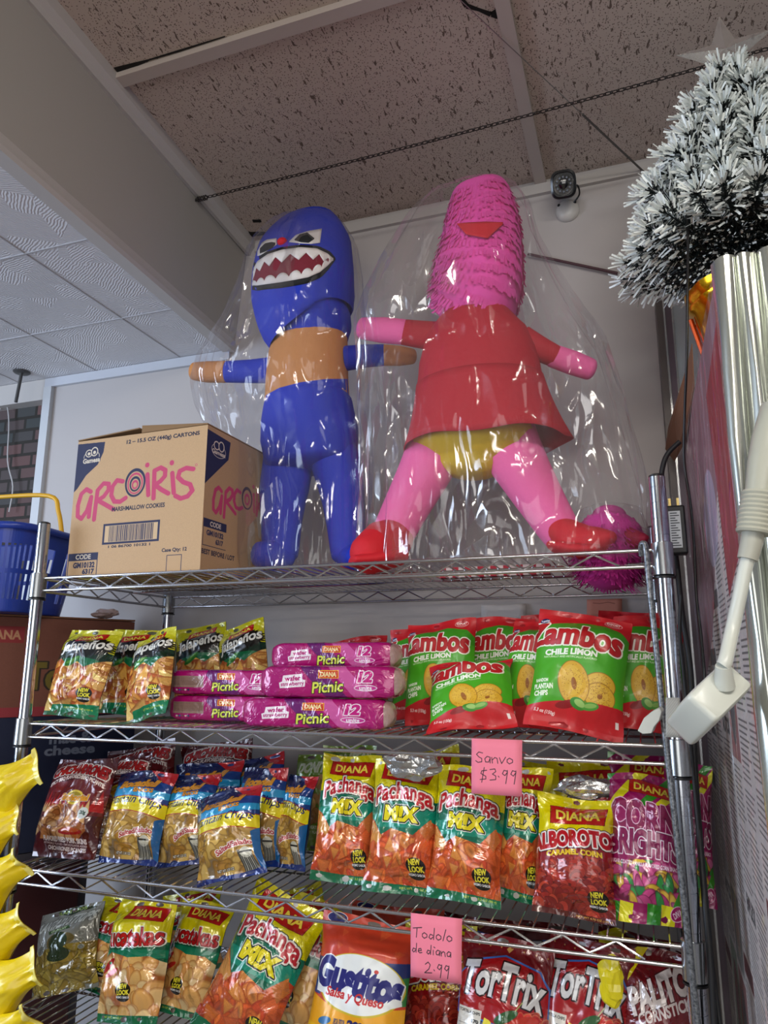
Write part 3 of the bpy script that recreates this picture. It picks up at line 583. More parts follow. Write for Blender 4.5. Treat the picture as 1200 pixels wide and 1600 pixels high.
H = {'S':([[(9,1),(4,0),(1,3),(4,6),(8,8),(8,12),(3,13),(0,11)]],11),'a':([[(8,6),(4,5),(1,8),(2,12),(6,12),(8,7),(8,13)]],10),'n':([[(0,6),(1,13)],[(1,9),(4,6),(7,7),(8,13)]],10),'v':([[(0,6),(3,13),(8,5)]],9),
 'o':([[(4,6),(1,8),(1,11),(4,13),(8,11),(8,8),(4,6)]],10),'$':([[(9,2),(3,3),(2,6),(8,9),(8,12),(1,13)],[(6,-1),(3,16)]],12),'3':([[(1,1),(7,0),(8,3),(4,6),(8,8),(8,12),(1,13)]],10),'.':([[(1,8),(2,9)]],5),
 '9':([[(7,2),(3,1),(1,5),(4,7),(7,3),(7,1)],[(7,3),(6,10),(5,16)]],10),'T':([[(0,2),(13,0)],[(6,1),(5,13)]],13),'d':([[(7,8),(3,7),(1,11),(4,13),(7,10)],[(9,-1),(8,13)]],11),'l':([[(5,-1),(1,13)]],6),'e':([[(1,10),(7,9),(6,6),(2,7),(1,11),(4,13),(8,12)]],10),
 'i':([[(2,6),(2,13)],[(3,1),(5,2)]],6),'2':([[(1,3),(5,0),(8,3),(6,8),(0,13),(10,12)]],12)}
def write(c, t, x, y, s, w=2.2):
    for ch in t:
        if ch == ' ': x += 6*s; continue
        st, adv = H[ch]; hw(c, st, x, y, s, w); x += adv*s
note(737,1155,816,1242,-.012, lambda c: (write(c,'Sanvo',14,42,2.5), write(c,'$3.99',26,92,2.7)), 'pink handwritten note reading $3.99 on the shelf edge', group=None)
note(642,1431,722,1531,-.012, lambda c: (write(c,'Todolo',8,36,2.15), write(c,'de diana',4,82,1.75), write(c,'2.99',46,126,2.3)), 'pink handwritten note reading 2.99 on the lower shelf edge')
note(917,936,972,962,.512, lambda c: c.line([(30,20),(60,24),(100,18),(130,26)], 3, '#8a4a40'), 'faded orange paper stuck to the wall behind the bags', 'wall_paper_note', col='#d8907c', Hd=90)
note(752,944,822,968,.512, lambda c: None, 'blank white paper stuck to the wall beneath the top shelf', 'wall_paper_note', col='#cfcbc8', Hd=70)
# ------------------------------------------------------------------ marshmallow cookie carton
KR = '#c2a078'
STRK = [[(395,580),(372,568),(346,588),(330,640),(330,688),(350,700),(378,664),(398,604),(392,650),(388,692)],[(430,575),(422,640),(415,705)],[(430,575),(460,545),(486,548),(486,575),(462,604),(432,620),(470,640),(512,662)],
 [(556,540),(528,534),(506,560),(500,600),(516,628),(545,630),(572,614)],[(678,515),(683,605)],[(677,472),(677,474)],[(712,500),(710,560),(708,620)],[(712,500),(742,488),(764,500),(762,526),(740,548),(714,562),(745,584),(778,602)],[(797,515),(804,600)],[(795,468),(795,471)],
 [(895,502),(862,496),(832,508),(824,534),(848,556),(880,568),(890,594),(868,618),(836,626),(812,614)]]
def rainbow(c, dx, dy, k, col):
    for s in STRK:
        c.line([(dx+k*(x-322+(y-345)*.07)/640*680, dy+k*(y-345+(x-322)*.05)/612*680) for x, y in s], 22*k, col)
def carton_front(c):
    c.speck(.05, 2, 2); NV = '#262a4c'
    c.poly([(0,14),(150,18),(146,70),(120,130),(60,180),(20,240),(0,260)], NV)
    c.ell(82,86,44,30,'#d8ccb8'); c.ell(82,86,41,27,NV); c.ell(66,68,20,20,'#d8ccb8'); c.ell(66,68,15,15,NV); c.ell(66,70,8,8,'#d8ccb8'); c.ell(96,62,20,24,'#d8ccb8'); c.ell(96,62,15,18,NV); c.ell(96,66,8,9,'#d8ccb8')
    c.rect(36,92,132,116,NV); c.text('Gamesa', 36,92,130,118,'#d8ccb8',.04,rot=-.04)
    c.text('12 – 15.5 OZ (440g) CARTONS', 268,24,642,50,'#22243c',.035)
    PK = '#c2426c'
    rainbow(c, 0, 0, 1, PK)
    for r0, col in ((56,'#262a4c'),(46,KR),(42,'#c2426c'),(35,KR),(30,'#262a4c'),(22,KR),(18,'#c2426c'),(10,KR)): c.ell(330, 250+(56-r0)*.25-8, r0*.95, r0*1.25, col)
    c.ell(634,188,6,6,PK); c.ell(634,188,4,4,KR); c.text('MARSHMALLOW COOKIES', 218,352,490,374,'#22243c',.03)
    c.rect(180,432,472,532,NV); c.rect(190,442,462,522,'#cdb08a'); r = random.Random(2); x = 212
    while x < 440: w = r.choice((2,3,4,6)); c.rect(x,444,x+w,520,NV); x += w+r.choice((2,3,4))
    c.text('1 06 86700 10132 1', 214,537,430,550,'#22243c',.03)
    c.rect(4,566,164,602,NV); c.rect(4,566,8,680,NV); c.rect(160,566,164,680,NV); c.text('CODE',44,572,126,596,'#d8ccb8',.03); c.text('GM10132',34,610,150,638,'#262a4c',.05); c.text('6317',86,642,150,668,'#262a4c',.05)
    c.text('Case Qty: 12', 490,568,612,590,'#22243c',.03); c.rect(516,600,590,680,'#262a4c'); c.rect(519,603,587,680,KR)
def carton_side(c):
    c.speck(.05, 4, 2); NV = '#262a4c'
    c.poly([(0,20),(170,30),(160,120),(90,190),(30,250),(0,280)], NV); c.ell(86,100,52,34,'#d8ccb8'); c.ell(86,100,49,31,NV); c.ell(70,78,22,22,'#d8ccb8'); c.ell(70,78,16,16,NV); c.ell(104,74,22,26,'#d8ccb8'); c.ell(104,74,16,20,NV); c.text('Gamesa',38,98,136,120,'#d8ccb8',.04)
    rainbow(c, 40, 60, .85, '#c2426c'); c.ell(320, 270, 44, 58, '#262a4c'); c.ell(320, 274, 34, 46, '#b8966e'); c.ell(320, 276, 22, 30, '#c2426c'); c.ell(320, 278, 12, 18, '#b8966e'); c.rect(6,436,170,476,NV); c.text('CODE',52,444,130,468,'#d8ccb8',.03); c.text('GM10132',30,486,150,512,NV,.05); c.text('6317',96,520,150,546,NV,.05); c.rect(6,476,9,560,NV); c.rect(6,558,172,561,NV); c.text('BEST BEFORE / LOT', 4,576,240,600,'#22243c',.03)
def printed_box(name, w, d, h, mats, parent):
    V = [(0,0,0),(w,0,0),(w,d,0),(0,d,0),(0,0,h),(w,0,h),(w,d,h),(0,d,h)]
    quads = [((0,1,5,4),0),((1,2,6,5),1),((2,3,7,6),2),((3,0,4,7),2),((4,5,6,7),2),((0,3,2,1),2)]
    me = bpy.data.meshes.new(name); me.from_pydata(V, [], [q for q, _ in quads]); l = me.uv_layers.new(name='UVMap')
    for i, (q, mi) in enumerate(quads):
        me.polygons[i].material_index = mi
        for j, uvc in enumerate(((0,0),(1,0),(1,1),(0,1))): l.data[i*4+j].uv = uvc
    for m in mats: me.materials.append(m)
    o = bpy.data.objects.new(name, me); SC.collection.objects.link(o); o.parent = parent; return o
def placed(name, M, label, cat, group=None):
    o = bpy.data.objects.new(name, None); o.empty_display_size = .05; SC.collection.objects.link(o); o.matrix_world = M; bpy.context.view_layer.update(); return tag(o, label, cat, group)
m_kraft = mat('kraft_cardboard', '#b3936c', .75, bump=(40,.12,.004))
c1 = Cv(680,680,KR); carton_front(c1); c2 = Cv(500,680,'#b8966e'); carton_side(c2)
MC = Matrix.Translation((.028,.045,ZS[0]+.006)) @ Matrix.Rotation(math.radians(-1.5),4,'Z')
ca = placed('cookie_carton', MC, 'brown marshmallow cookie carton with magenta lettering on the top shelf', 'cardboard box')
mkf = print_mat('carton_front_print', c1, .7, 0, 0, (24,.12,.006)); mks = print_mat('carton_side_print', c2, .7, 0, 0, (24,.12,.006))
cb = printed_box('carton_body', .338, .255, .303, [mkf, mks, m_kraft], ca)
for (a, b2, lift, nm) in ((0,.165,.010,'flap'), (.172,.338,.014,'flap')):
    f = MB(); t = .0025; l0 = lift if a == 0 else .004; l1 = .004 if a == 0 else lift*.9
    f.add([(a,-.001,.304),(b2,-.001,.304+ (lift if a==0 else 0)),(b2,.254,.304+(lift if a==0 else 0)),(a,.254,.304+(0 if a==0 else lift)),(a,-.001,.304+t+(0 if a==0 else lift)),(b2,-.001,.304+t+(lift if a==0 else 0)),(b2,.254,.304+t+(lift if a==0 else 0)),(a,.254,.304+t+(0 if a==0 else lift))], [(0,3,2,1),(4,5,6,7),(0,1,5,4),(1,2,6,5),(2,3,7,6),(3,0,4,7)])
    o = f.build(nm, mat('kraft_edge', '#8a6c4a', .8), None, False); o.parent = ca
# ------------------------------------------------------------------ big cartons and basket left of the rack
def redbox(c):
    c.a[:] = srgb('#78483a'); c.speck(.06,3,2); c.poly([(0,0),(230,0),(200,90),(330,200),(330,360),(160,420),(0,420)], '#a82834'); c.rect(60,40,250,120,'#a83030'); c.text('DIANA',80,54,236,104,'#c8966a',.04)
    c.poly([(120,180),(300,150),(340,230),(240,330),(110,300)], '#a87850'); c.rect(0,380,700,420,'#94303a')
    c.text('Tortitas', 415,190,690,310,'#6e6020',.04,out=((5,'#2a2018'),)); c.rect(300,40,405,110,'#8c2c30'); c.text('DIANA',306,56,398,96,'#b88866',.04)
def bluebox(c):
    c.a[:] = srgb('#101c3c'); c.text('mac &',470,60,580,100,'#7a8498',.04); c.text('cheese',460,104,592,140,'#7a8498',.04); c.text('mac &',20,70,120,100,'#5ab0d8',.04); c.text('cheese',10,104,130,134,'#5ab0d8',.04)
    c.rect(0,20,170,240,'#1a4c80'); c.ell(220,90,40,40,'#c8824a'); c.ell(220,96,32,34,'#2a5a94'); c.rect(270,220,400,320,'#7a8090'); c.text('OF FIRE',280,230,390,262,'#2a3040',.04); c.text('LEAVE',290,276,390,308,'#2a3040',.04)
    c.rect(150,300,250,460,'#8c8c8c'); c.text('mac &',30,80,130,110,'#9cc8e0',.04); c.text('cheese',30,116,140,146,'#9cc8e0',.04)
AX = math.radians(60)  # long face turned towards the aisle
E0 = Vector((-.052,.385,0)); dv = Vector((math.cos(AX), math.sin(AX), 0)); Lb = .62
c3 = Cv(700,420); redbox(c3); c4 = Cv(700,460); bluebox(c4)
mrb = print_mat('red_snack_carton_print', c3, .7, 0, 0, (24,.1,.006)); mbb = print_mat('blue_pasta_carton_print', c4, .5, 0, .1, None)
M1 = Matrix.Translation(E0-dv*Lb+Vector((0,0,1.386))) @ Matrix.Rotation(AX,4,'Z')
rb = placed('snack_carton', M1, 'large red and brown snack carton left of the rack under the blue basket', 'cardboard box'); printed_box('carton_body', Lb, .17, .226, [mrb, mrb, mat('worn_kraft','#7c543c',.8)], rb)
f = MB().box((0,-.002,.2275),(Lb,.172,.2315)).build('lid', mat('worn_kraft','#7c543c',.8), None, False); f.parent = rb
M2 = Matrix.Translation(E0-dv*(Lb-.02)+Vector((0,0,1.09))) @ Matrix.Rotation(AX,4,'Z')
bb = placed('pasta_carton', M2, 'dark blue mac and cheese carton under the red snack carton', 'cardboard box'); printed_box('carton_body', Lb, .17, .295, [mbb, mbb, mat('blue_box_side','#14203c',.6)], bb)
M3 = Matrix.Translation(E0-dv*(Lb+.05)+Vector((0,0,0))) @ Matrix.Rotation(AX,4,'Z')
gb = placed('storage_cabinet', M3, 'dark grey cabinet at the far left below the blue carton', 'cabinet'); mgc = mat('dark_grey_laminate','#3c3a44',.5)
printed_box('body', Lb-.02, .17, 1.088, [mgc, mgc, mgc], gb); f = rbox('door', (.01,-.012,.02), (Lb-.04,-.001,1.06), mat('dark_red_panel','#40181c',.4), None, .003); f.parent = gb; f = rbox('handle', (.03,-.024,.6), (.045,-.012,.75), m_chd, None, .003); f.parent = gb
# shopping basket
m_blue = mat('blue_basket_plastic', '#1c3aa0', .35, coat=.2); m_yel = mat('yellow_basket_handle', '#e6b01c', .4)
def basket():
    zb = 1.6185; ang = math.radians(8); C0 = Vector((-.315,.135,zb)); R = Matrix.Rotation(ang, 4, 'Z')
    root = placed('shopping_basket', Matrix.Translation(C0) @ R, 'blue plastic shopping basket with yellow handle on the red carton', 'basket')
    a0, b0, a1, b1, h = .175, .115, .205, .145, .19
    def per(t, z):
        k = z/h; a = a0+(a1-a0)*k; b = b0+(b1-b0)*k; c, s = math.cos(t), math.sin(t); e = .42
        return Vector((a*abs(c)**e*(1 if c >= 0 else -1), b*abs(s)**e*(1 if s >= 0 else -1), z))
    w = MB(); n = 96; lev = [0,.028,.075,.085,.135,.15,h]
    th = .003
    def quadsolid(i, z0, z1):
        t0, t1 = 2*math.pi*i/n, 2*math.pi*(i+1)/n; P = [per(t0,z0), per(t1,z0), per(t1,z1), per(t0,z1)]; Q = [Vector((p.x*(1-th/a0), p.y*(1-th/b0), p.z)) for p in P]
        w.add(P+Q, [(0,1,2,3),(7,6,5,4),(0,4,5,1),(1,5,6,2),(2,6,7,3),(3,7,4,0)])
    for i in range(n):
        for z0, z1, slot in ((0,.028,0),(.028,.085,1),(.085,.095,0),(.095,.15,1),(.15,h,0)):
            if slot and i % 2: continue
            quadsolid(i, z0, z1)
    w.rings([[per(2*math.pi*i/n, 0) for i in range(n)], [per(2*math.pi*i/n, .004) for i in range(n)]])
    o = w.build('basket_body', m_blue, None, False); o.parent = root
    r = MB(); rr = []
    for k in range(8):
        q = 2*math.pi*k/8; rr.append([per(2*math.pi*i/n, h)*1+Vector((0,0,.008*math.sin(q)-.002)) + Vector((per(2*math.pi*i/n,h).x, per(2*math.pi*i/n,h).y, 0)).normalized()*(.007+.007*math.cos(q)) for i in range(n)])
    r.rings(rr, close=True); o = r.build('rim', m_blue, None); o.parent = root
    hd = MB(); hd.tube(smooth_path([(-a1-.005,.0,h),(-a1+.01,.0,h+.055),(-a1+.04,0,h+.095),(0,0,h+.098),(a1-.04,0,h+.095),(a1-.01,0,h+.055),(a1+.005,0,h)], 5), .0055, 8)
    o = hd.build('handle', m_yel, None); o.parent = root
    fr = MB().tube([(-.10,-b1-.0005,.055),(-.06,-b1-.0005,.055),(-.06,-b1-.0005,.125),(-.10,-b1-.0005,.125)], .002, 6, close=True).build('red_outline', mat('red_print','#b02c3c',.5), None); fr.parent = root
basket()
# crumpled plastic scrap on the red carton
def crumple(name, c, rx, ry, rz, m, label, cat, seed=1, amp=.5, sub=3, parent=None):
    import bmesh
    bm = bmesh.new(); bmesh.ops.create_icosphere(bm, subdivisions=sub, radius=1); so = Vector((seed*3.1, seed*1.7, seed*.3))
    for v in bm.verts:
        q = mnoise.noise(v.co*1.7+so)+.5*abs(mnoise.noise(v.co*4+so)); v.co = v.co*(1+amp*q); v.co = Vector((v.co.x*rx, v.co.y*ry, v.co.z*rz))+Vector(c)
    me = bpy.data.meshes.new(name); bm.to_mesh(me); bm.free(); me.materials.append(m); me.polygons.foreach_set('use_smooth',[False]*len(me.polygons)); o = link(bpy.data.objects.new(name, me), parent)
    return tag(o, label, cat)
crumple('crumpled_wrapper', (-.105,.335,1.632), .034,.022,.011, mat('pale_wrapper','#b8a09a',.35,coat=.4), 'crumpled pale plastic wrapper on the right end of the red carton', 'wrapper', 2)
# brick-side bracket and white cord
e = MB().tube(smooth_path([at(0,640,YB+.01), at(9,627,YB+.01), at(14,660,YB+.01), at(12,720,YB+.01), at(20,760,YB+.01), at(14,800,YB+.01)],5), .0022, 6).build('white_cable', mat('white_cable','#c8c8c8',.5)); tag(e, 'thin white cord hanging down the dark brick wall', 'cable')
e = empty('ceiling_bracket', at(33,590,.44), 'small dark metal ceiling bracket above the brick wall', 'bracket'); p = at(33,590,.44)
MB().lathe([(.022,ZL-.006),(.026,ZL-.002),(.022,ZL)], (p.x,.44,0), 16).build('plate', mat('dark_bracket','#4a4a4a',.5), e); MB().tube([(p.x,.44,ZL-.004),(p.x-.01,.44,ZL-.10)], .005, 8).build('stem', mat('dark_bracket','#4a4a4a',.5), e)
# ------------------------------------------------------------------ chain, wire, rod, camera on the wall
A = Vector((.158,.232,2.688)); B = Vector((1.75,.19,2.70)); ch = MB(); n = 118
m_chn = mat('dark_chain_metal', '#3c3836', .4, .7)
for i in range(n):
    t = (i+.5)/n; p = A.lerp(B, t)-Vector((0,0,.012*math.sin(math.pi*t))); d = (B-A).normalized(); s = Vector((0,1,0)) if i % 2 else Vector((0,0,1)); L = .0092; Wd = .0036
    ch.tube([p+d*(L*math.cos(q))+s*(Wd*math.sin(q)) for q in [2*math.pi*j/8 for j in range(8)]], .0011, 5, close=True)
ch.tube([A-Vector((.02,0,0)), A+Vector((.012,0,0))], .002, 6)
for q in range(5): ch.tube([A+Vector((.01+.006*q,.006*math.cos(j*.785),.006*math.sin(j*.785))) for j in range(8)], .0014, 5, close=True)
tag(ch.build('hanging_chain', m_chn), 'thin dark metal chain strung below the ceiling tiles', 'chain')
w0, w1, w2 = Vector((.925,-.10,2.727)), at(900,176,.30), Vector((1.262,.512,2.70))
w1 = w0.lerp(w2, .62)
e = MB().tube([w0, w1], .0011, 6).build('ceiling_wire', mat('steel_wire','#8c8884',.3,.8)); tag(e, 'thin taut wire from the broken ceiling tile towards the wall', 'wire')
MB().tube([w1, w2], .0028, 6).build('rod_end', mat('grey_rod','#5c5856',.4,.5), e)
P0, P1 = at(825,397,.508), at(965,427,.508); tag(MB().tube([P0,P1], .0036, 8).build('thin_rod', mat('purple_brown_rod','#4c2c34',.5)), 'thin purple brown rod fixed along the wall behind the tree', 'rod')
cc = at(884,312,.50); cr = empty('security_camera', cc, 'small white security camera with black lens on the wall', 'security camera')
m_wp = mat('white_camera_plastic','#cfcdc8',.35)
MB().lathe([(.0,0),(.027,0),(.027,.008),(.018,.014),(0,.014)], (0,0,0), 24)
b = MB(); R0 = Matrix.Translation(Vector((cc.x+.002, YB, cc.z-.022))) @ Matrix.Rotation(math.radians(90),4,'X')
b.lathe([(.029,0),(.030,.006),(.024,.016),(.012,.022)], (0,0,0), 24); b.V = [R0 @ v for v in b.V]; b.build('mount_base', m_wp, cr)
for s in (-1, 1):
    q = MB(); q.lathe([(.0035,0),(.0035,.018)], (0,0,0), 10); q.V = [R0 @ (v+Vector((s*.02,.012,0))) for v in q.V]; q.build('screw', m_blk, cr)
hc = Vector((cc.x,.445,cc.z+.004)); dirv = (CAM-hc); dirv = Vector((dirv.x*.55,-1,-.62)).normalized(); Q = dirv.to_track_quat('Z','Y').to_matrix().to_4x4(); T = Matrix.Translation(hc) @ Q @ Matrix.Scale(1.15,4)
b = MB(); b.lathe([(.021,-.06),(.0235,-.055),(.0235,.012),(.0215,.018)], (0,0,0), 24); b.V = [T @ v for v in b.V]; b.build('housing', m_wp, cr)
b = MB(); R_ = []
for sc_, z_ in ((.0262,-.004),(.0268,.008),(.0262,.022),(.022,.024),(.021,.018)):
    R_.append([Vector((sc_*abs(math.cos(t))**.6*(1 if math.cos(t) >= 0 else -1), sc_*1.08*abs(math.sin(t))**.6*(1 if math.sin(t) >= 0 else -1), z_)) for t in [2*math.pi*i/32 for i in range(32)]])
b.rings(R_); b.V = [T @ v for v in b.V]; b.build('front_hood', mat('black_camera_front','#15171a',.3,coat=.4), cr)
b = MB(); b.lathe([(.009,.019),(.009,.023),(.004,.0245)], (0,0,0), 20); b.V = [T @ v for v in b.V]; b.build('lens', mat('lens_glass','#05060a',.05,coat=1), cr)
for i in range(12):
    t = 2*math.pi*i/12; b = MB(); b.lathe([(.0021,.018),(.0021,.021)], (.0145*math.cos(t), .0145*math.sin(t), 0), 8); b.V = [T @ v for v in b.V]; b.build('infrared_led', mat('led_grey','#6c7480',.3), cr)
MB().tube(smooth_path([(cc.x+.016,.505,cc.z-.012),(cc.x+.034,.49,cc.z),(cc.x+.032,.47,cc.z+.012),(cc.x+.02,.47,cc.z+.012)],5), .0022, 6).build('cable', m_blk, cr)
# ------------------------------------------------------------------ piñatas
def crepe(name, col, r=.75): return mat(name, col, r, bump=(55,.35,.004))
m_pb = crepe('blue_crepe_paper', '#1230b8'); m_pt = crepe('tan_crepe_paper', '#c8884e'); m_pp = crepe('pink_crepe_paper', '#f068a8'); m_pr = crepe('red_crepe_paper', '#b40a22')
m_py = crepe('yellow_crepe_paper', '#d0b010'); m_pk = crepe('black_paper', '#16181a'); m_pw = crepe('white_paper', '#e2dcd8'); m_pd = crepe('dark_red_paper', '#7a1a2c'); m_ps = crepe('shoe_red_paper', '#cc1424'); m_pm = crepe('magenta_fringe', '#c42c90')
def loft(name, rows, m, parent, n=28, e=1.0, capr=.6, build=True):
    """rows: (px, py, depth, half width px, half depth m); rings perpendicular to the path, rounded ends"""
    C = [at(x, y, Y) for x, y, Y, _, _ in rows]; A = [w*mpp(Y, x, y) for x, y, Y, w, _ in rows]; B = [d for *_, d in rows]
    A = [float(q) for q in A]
    def resample(k=4):
        S = smooth_path(C, k); N = len(S); aa = np.interp(np.linspace(0, len(C)-1, N), range(len(C)), A); bb = np.interp(np.linspace(0, len(C)-1, N), range(len(C)), B); return S, [float(q) for q in aa], [float(q) for q in bb]
    S, aa, bb = resample(); R = []; N = len(S)
    def ring(p, t, a, b):
        s = t.cross(Vector((0,1,0))).normalized(); d = s.cross(t).normalized(); out = []
        for j in range(n):
            q = 2*math.pi*j/n; c, q2 = math.cos(q), math.sin(q)
            out.append(p+s*a*abs(c)**e*(1 if c >= 0 else -1)+d*b*abs(q2)**e*(1 if q2 >= 0 else -1))
        return out
    T = [(S[min(i+1,N-1)]-S[max(i-1,0)]).normalized() for i in range(N)]
    if capr:
        for k in range(5, 0, -1):
            q = k/5*math.pi/2*.97; R.append(ring(S[0]-T[0]*min(aa[0],bb[0])*capr*math.sin(q), T[0], aa[0]*math.cos(q), bb[0]*math.cos(q)))
    for i in range(N): R.append(ring(S[i], T[i], aa[i], bb[i]))
    if capr:
        for k in range(1, 6):
            q = k/5*math.pi/2*.97; R.append(ring(S[-1]+T[-1]*min(aa[-1],bb[-1])*capr*math.sin(q), T[-1], aa[-1]*math.cos(q), bb[-1]*math.cos(q)))
    if not build: return R
    return MB().rings(R).build(name, m, parent)
def decal(name, upper, lower, target, m, parent, off=.002, nx=30, ny=5):
    """paper cut-out glued on a surface: region between two pixel curves, laid onto the target mesh"""
    bv = BVHTree.FromPolygons([v.co[:] for v in target.data.vertices], [p.vertices[:] for p in target.data.polygons])
    def samp(P, t):
        f_ = t*(len(P)-1); i = min(int(f_), len(P)-2); k = f_-i; return P[i][0]*(1-k)+P[i+1][0]*k, P[i][1]*(1-k)+P[i+1][1]*k
    V = []; last = None; mid = sum(p_[0] for p_ in upper)/len(upper)
    for j in range(ny+1):
        for i in range(nx+1):
            a, b = samp(upper, i/nx), samp(lower, i/nx); t = j/ny; x, y = a[0]*(1-t)+b[0]*t, a[1]*(1-t)+b[1]*t; d = ray(x, y).normalized()
            h = bv.ray_cast(CAM, d)
            tries = 0
            while (h[0] is None or abs(h[1].dot(d)) < .12) and tries < 24:
                x += 1.5 if x < mid else -1.5; tries += 1; d = ray(x, y).normalized(); h = bv.ray_cast(CAM, d)
            if h[0] is not None: last = h[3]; V.append(h[0]-d*off)
            else: V.append(CAM+d*((last or 1.6)+.004-off))
    F = [(j*(nx+1)+i, (j+1)*(nx+1)+i, (j+1)*(nx+1)+i+1, j*(nx+1)+i+1) for j in range(ny) for i in range(nx)]
    o = mesh(name, V, F, m, parent); s = o.modifiers.new('paper','SOLIDIFY'); s.thickness = .0008; return o
ZT = ZS[0]+.005
# -- blue
FB = empty('blue_pinata', at(475,880,.26)*1, 'blue paper piñata with jagged toothed mouth and tan belly in a clear bag', 'piñata'); YBp = .26
hd = loft('head', [(478,362,.29,56,.06),(476,388,.27,74,.085),(474,425,.25,79,.10),(474,465,.25,80,.105),(478,500,.255,74,.10),(484,512,.26,66,.09),(486,528,.26,60,.075)], m_pb, FB, e=.85)
belly = loft('belly', [(486,524,.26,58,.07),(482,555,.26,63,.077),(480,590,.26,65,.08),(480,625,.26,67,.082)], m_pt, FB, e=.9, capr=.2)
pants = loft('pants', [(482,626,.26,68,.086),(482,655,.26,74,.092),(484,685,.26,78,.092),(486,722,.26,72,.085)], m_pb, FB, e=.9, capr=.25)
# waistband rising to the sides over the belly
decal('waistband', [(414,618),(436,606),(470,597),(510,592),(549,592)], [(414,640),(450,640),(480,640),(520,640),(552,640)], belly, m_pb, FB, .0035, 24, 4)
loft('leg', [(452,715,.26,42,.05),(444,765,.255,40,.048),(440,815,.25,33,.04),(438,866,.245,29,.036)], m_pb, FB); loft('leg', [(522,715,.26,40,.05),(534,765,.255,36,.045),(540,815,.25,31,.04),(545,866,.245,28,.036)], m_pb, FB)
loft('foot', [(448,872,.25,16,.03),(425,868,.22,24,.034),(404,866,.20,20,.03)], m_pb, FB); loft('foot', [(545,872,.25,16,.03),(556,872,.22,22,.034),(566,872,.20,18,.03)], m_pb, FB)
sl = loft('sleeve', [(430,578,.26,22,.026),(395,580,.25,19,.024),(354,581,.24,17,.022)], m_pb, FB, capr=.1); loft('hand', [(352,581,.24,17.5,.022),(325,581,.235,17,.022),(303,580,.23,14,.018)], m_pt, FB)
loft('sleeve', [(540,560,.27,20,.026),(575,556,.28,18,.024),(600,555,.29,17,.022)], m_pb, FB, capr=.1); loft('hand', [(600,555,.29,17,.022),(625,556,.30,16,.02),(645,557,.31,12,.016)], m_pt, FB)
mo_u = [(390,444),(393,424),(402,408),(418,397),(440,390),(470,386),(495,388),(512,396),(521,404)]; mo_l = [(390,446),(402,446),(416,444),(438,441),(462,437),(482,433),(500,425),(512,415),(521,406)]
lip = decal('lip', [(387,447),(389,424),(398,405),(416,393),(440,386),(470,382),(497,384),(516,393),(524,403)], [(387,452),(402,454),(416,452),(438,450),(462,446),(482,442),(502,433),(514,420),(524,406)], hd, m_pk, FB, .002)
dm = decal('mouth', mo_u, mo_l, hd, m_pd, FB, .0035)
def teeth(name, curve, depth, nt, s):
    up = []; lo = []; N = nt*8
    def samp(P, t):
        f_ = t*(len(P)-1); i = min(int(f_), len(P)-2); k = f_-i; return P[i][0]*(1-k)+P[i+1][0]*k, P[i][1]*(1-k)+P[i+1][1]*k
    for i in range(N+1):
        t = i/N; x, y = samp(curve, t); w = math.sin(math.pi*min(max(t,.03),.97))**.4
        ph = (t*nt) % 1; d = (.42+.58*(1-abs(2*ph-1)))*depth*w if s > 0 else (.45+.55*math.sin(math.pi*ph)**.7)*depth*w
        up.append((x, y)); lo.append((x, y+s*d))
    return decal(name, up if s > 0 else lo, lo if s > 0 else up, hd, m_pw, FB, .005, N, 3)
teeth('upper_teeth', mo_u, 20, 9, 1); teeth('lower_teeth', mo_l, 15, 9, -1)
decal('eye', [(452,377),(462,367),(480,361),(503,357)], [(452,378),(468,380),(486,381),(500,379)], hd, m_pw, FB, .003, 14, 4); decal('pupil', [(460,374),(468,366),(480,363),(491,372)], [(460,375),(470,378),(482,379),(491,373)], hd, m_pk, FB, .0045, 12, 4)
decal('eye', [(402,390),(407,380),(417,374),(432,372)], [(402,400),(408,398),(420,390),(432,382)], hd, m_pw, FB, .003, 12, 4); decal('pupil', [(406,388),(414,380),(424,378),(430,379)], [(406,396),(414,393),(424,388),(430,382)], hd, m_pk, FB, .0045, 12, 4)
nz = at(441,378,.165); bv = BVHTree.FromPolygons([v.co[:] for v in hd.data.vertices], [p.vertices[:] for p in hd.data.polygons]); hh = bv.ray_cast(CAM, ray(441,378).normalized()); crumple('nose', hh[0], .012,.010,.010, m_ps, None, None, 4, .08, 3, FB)
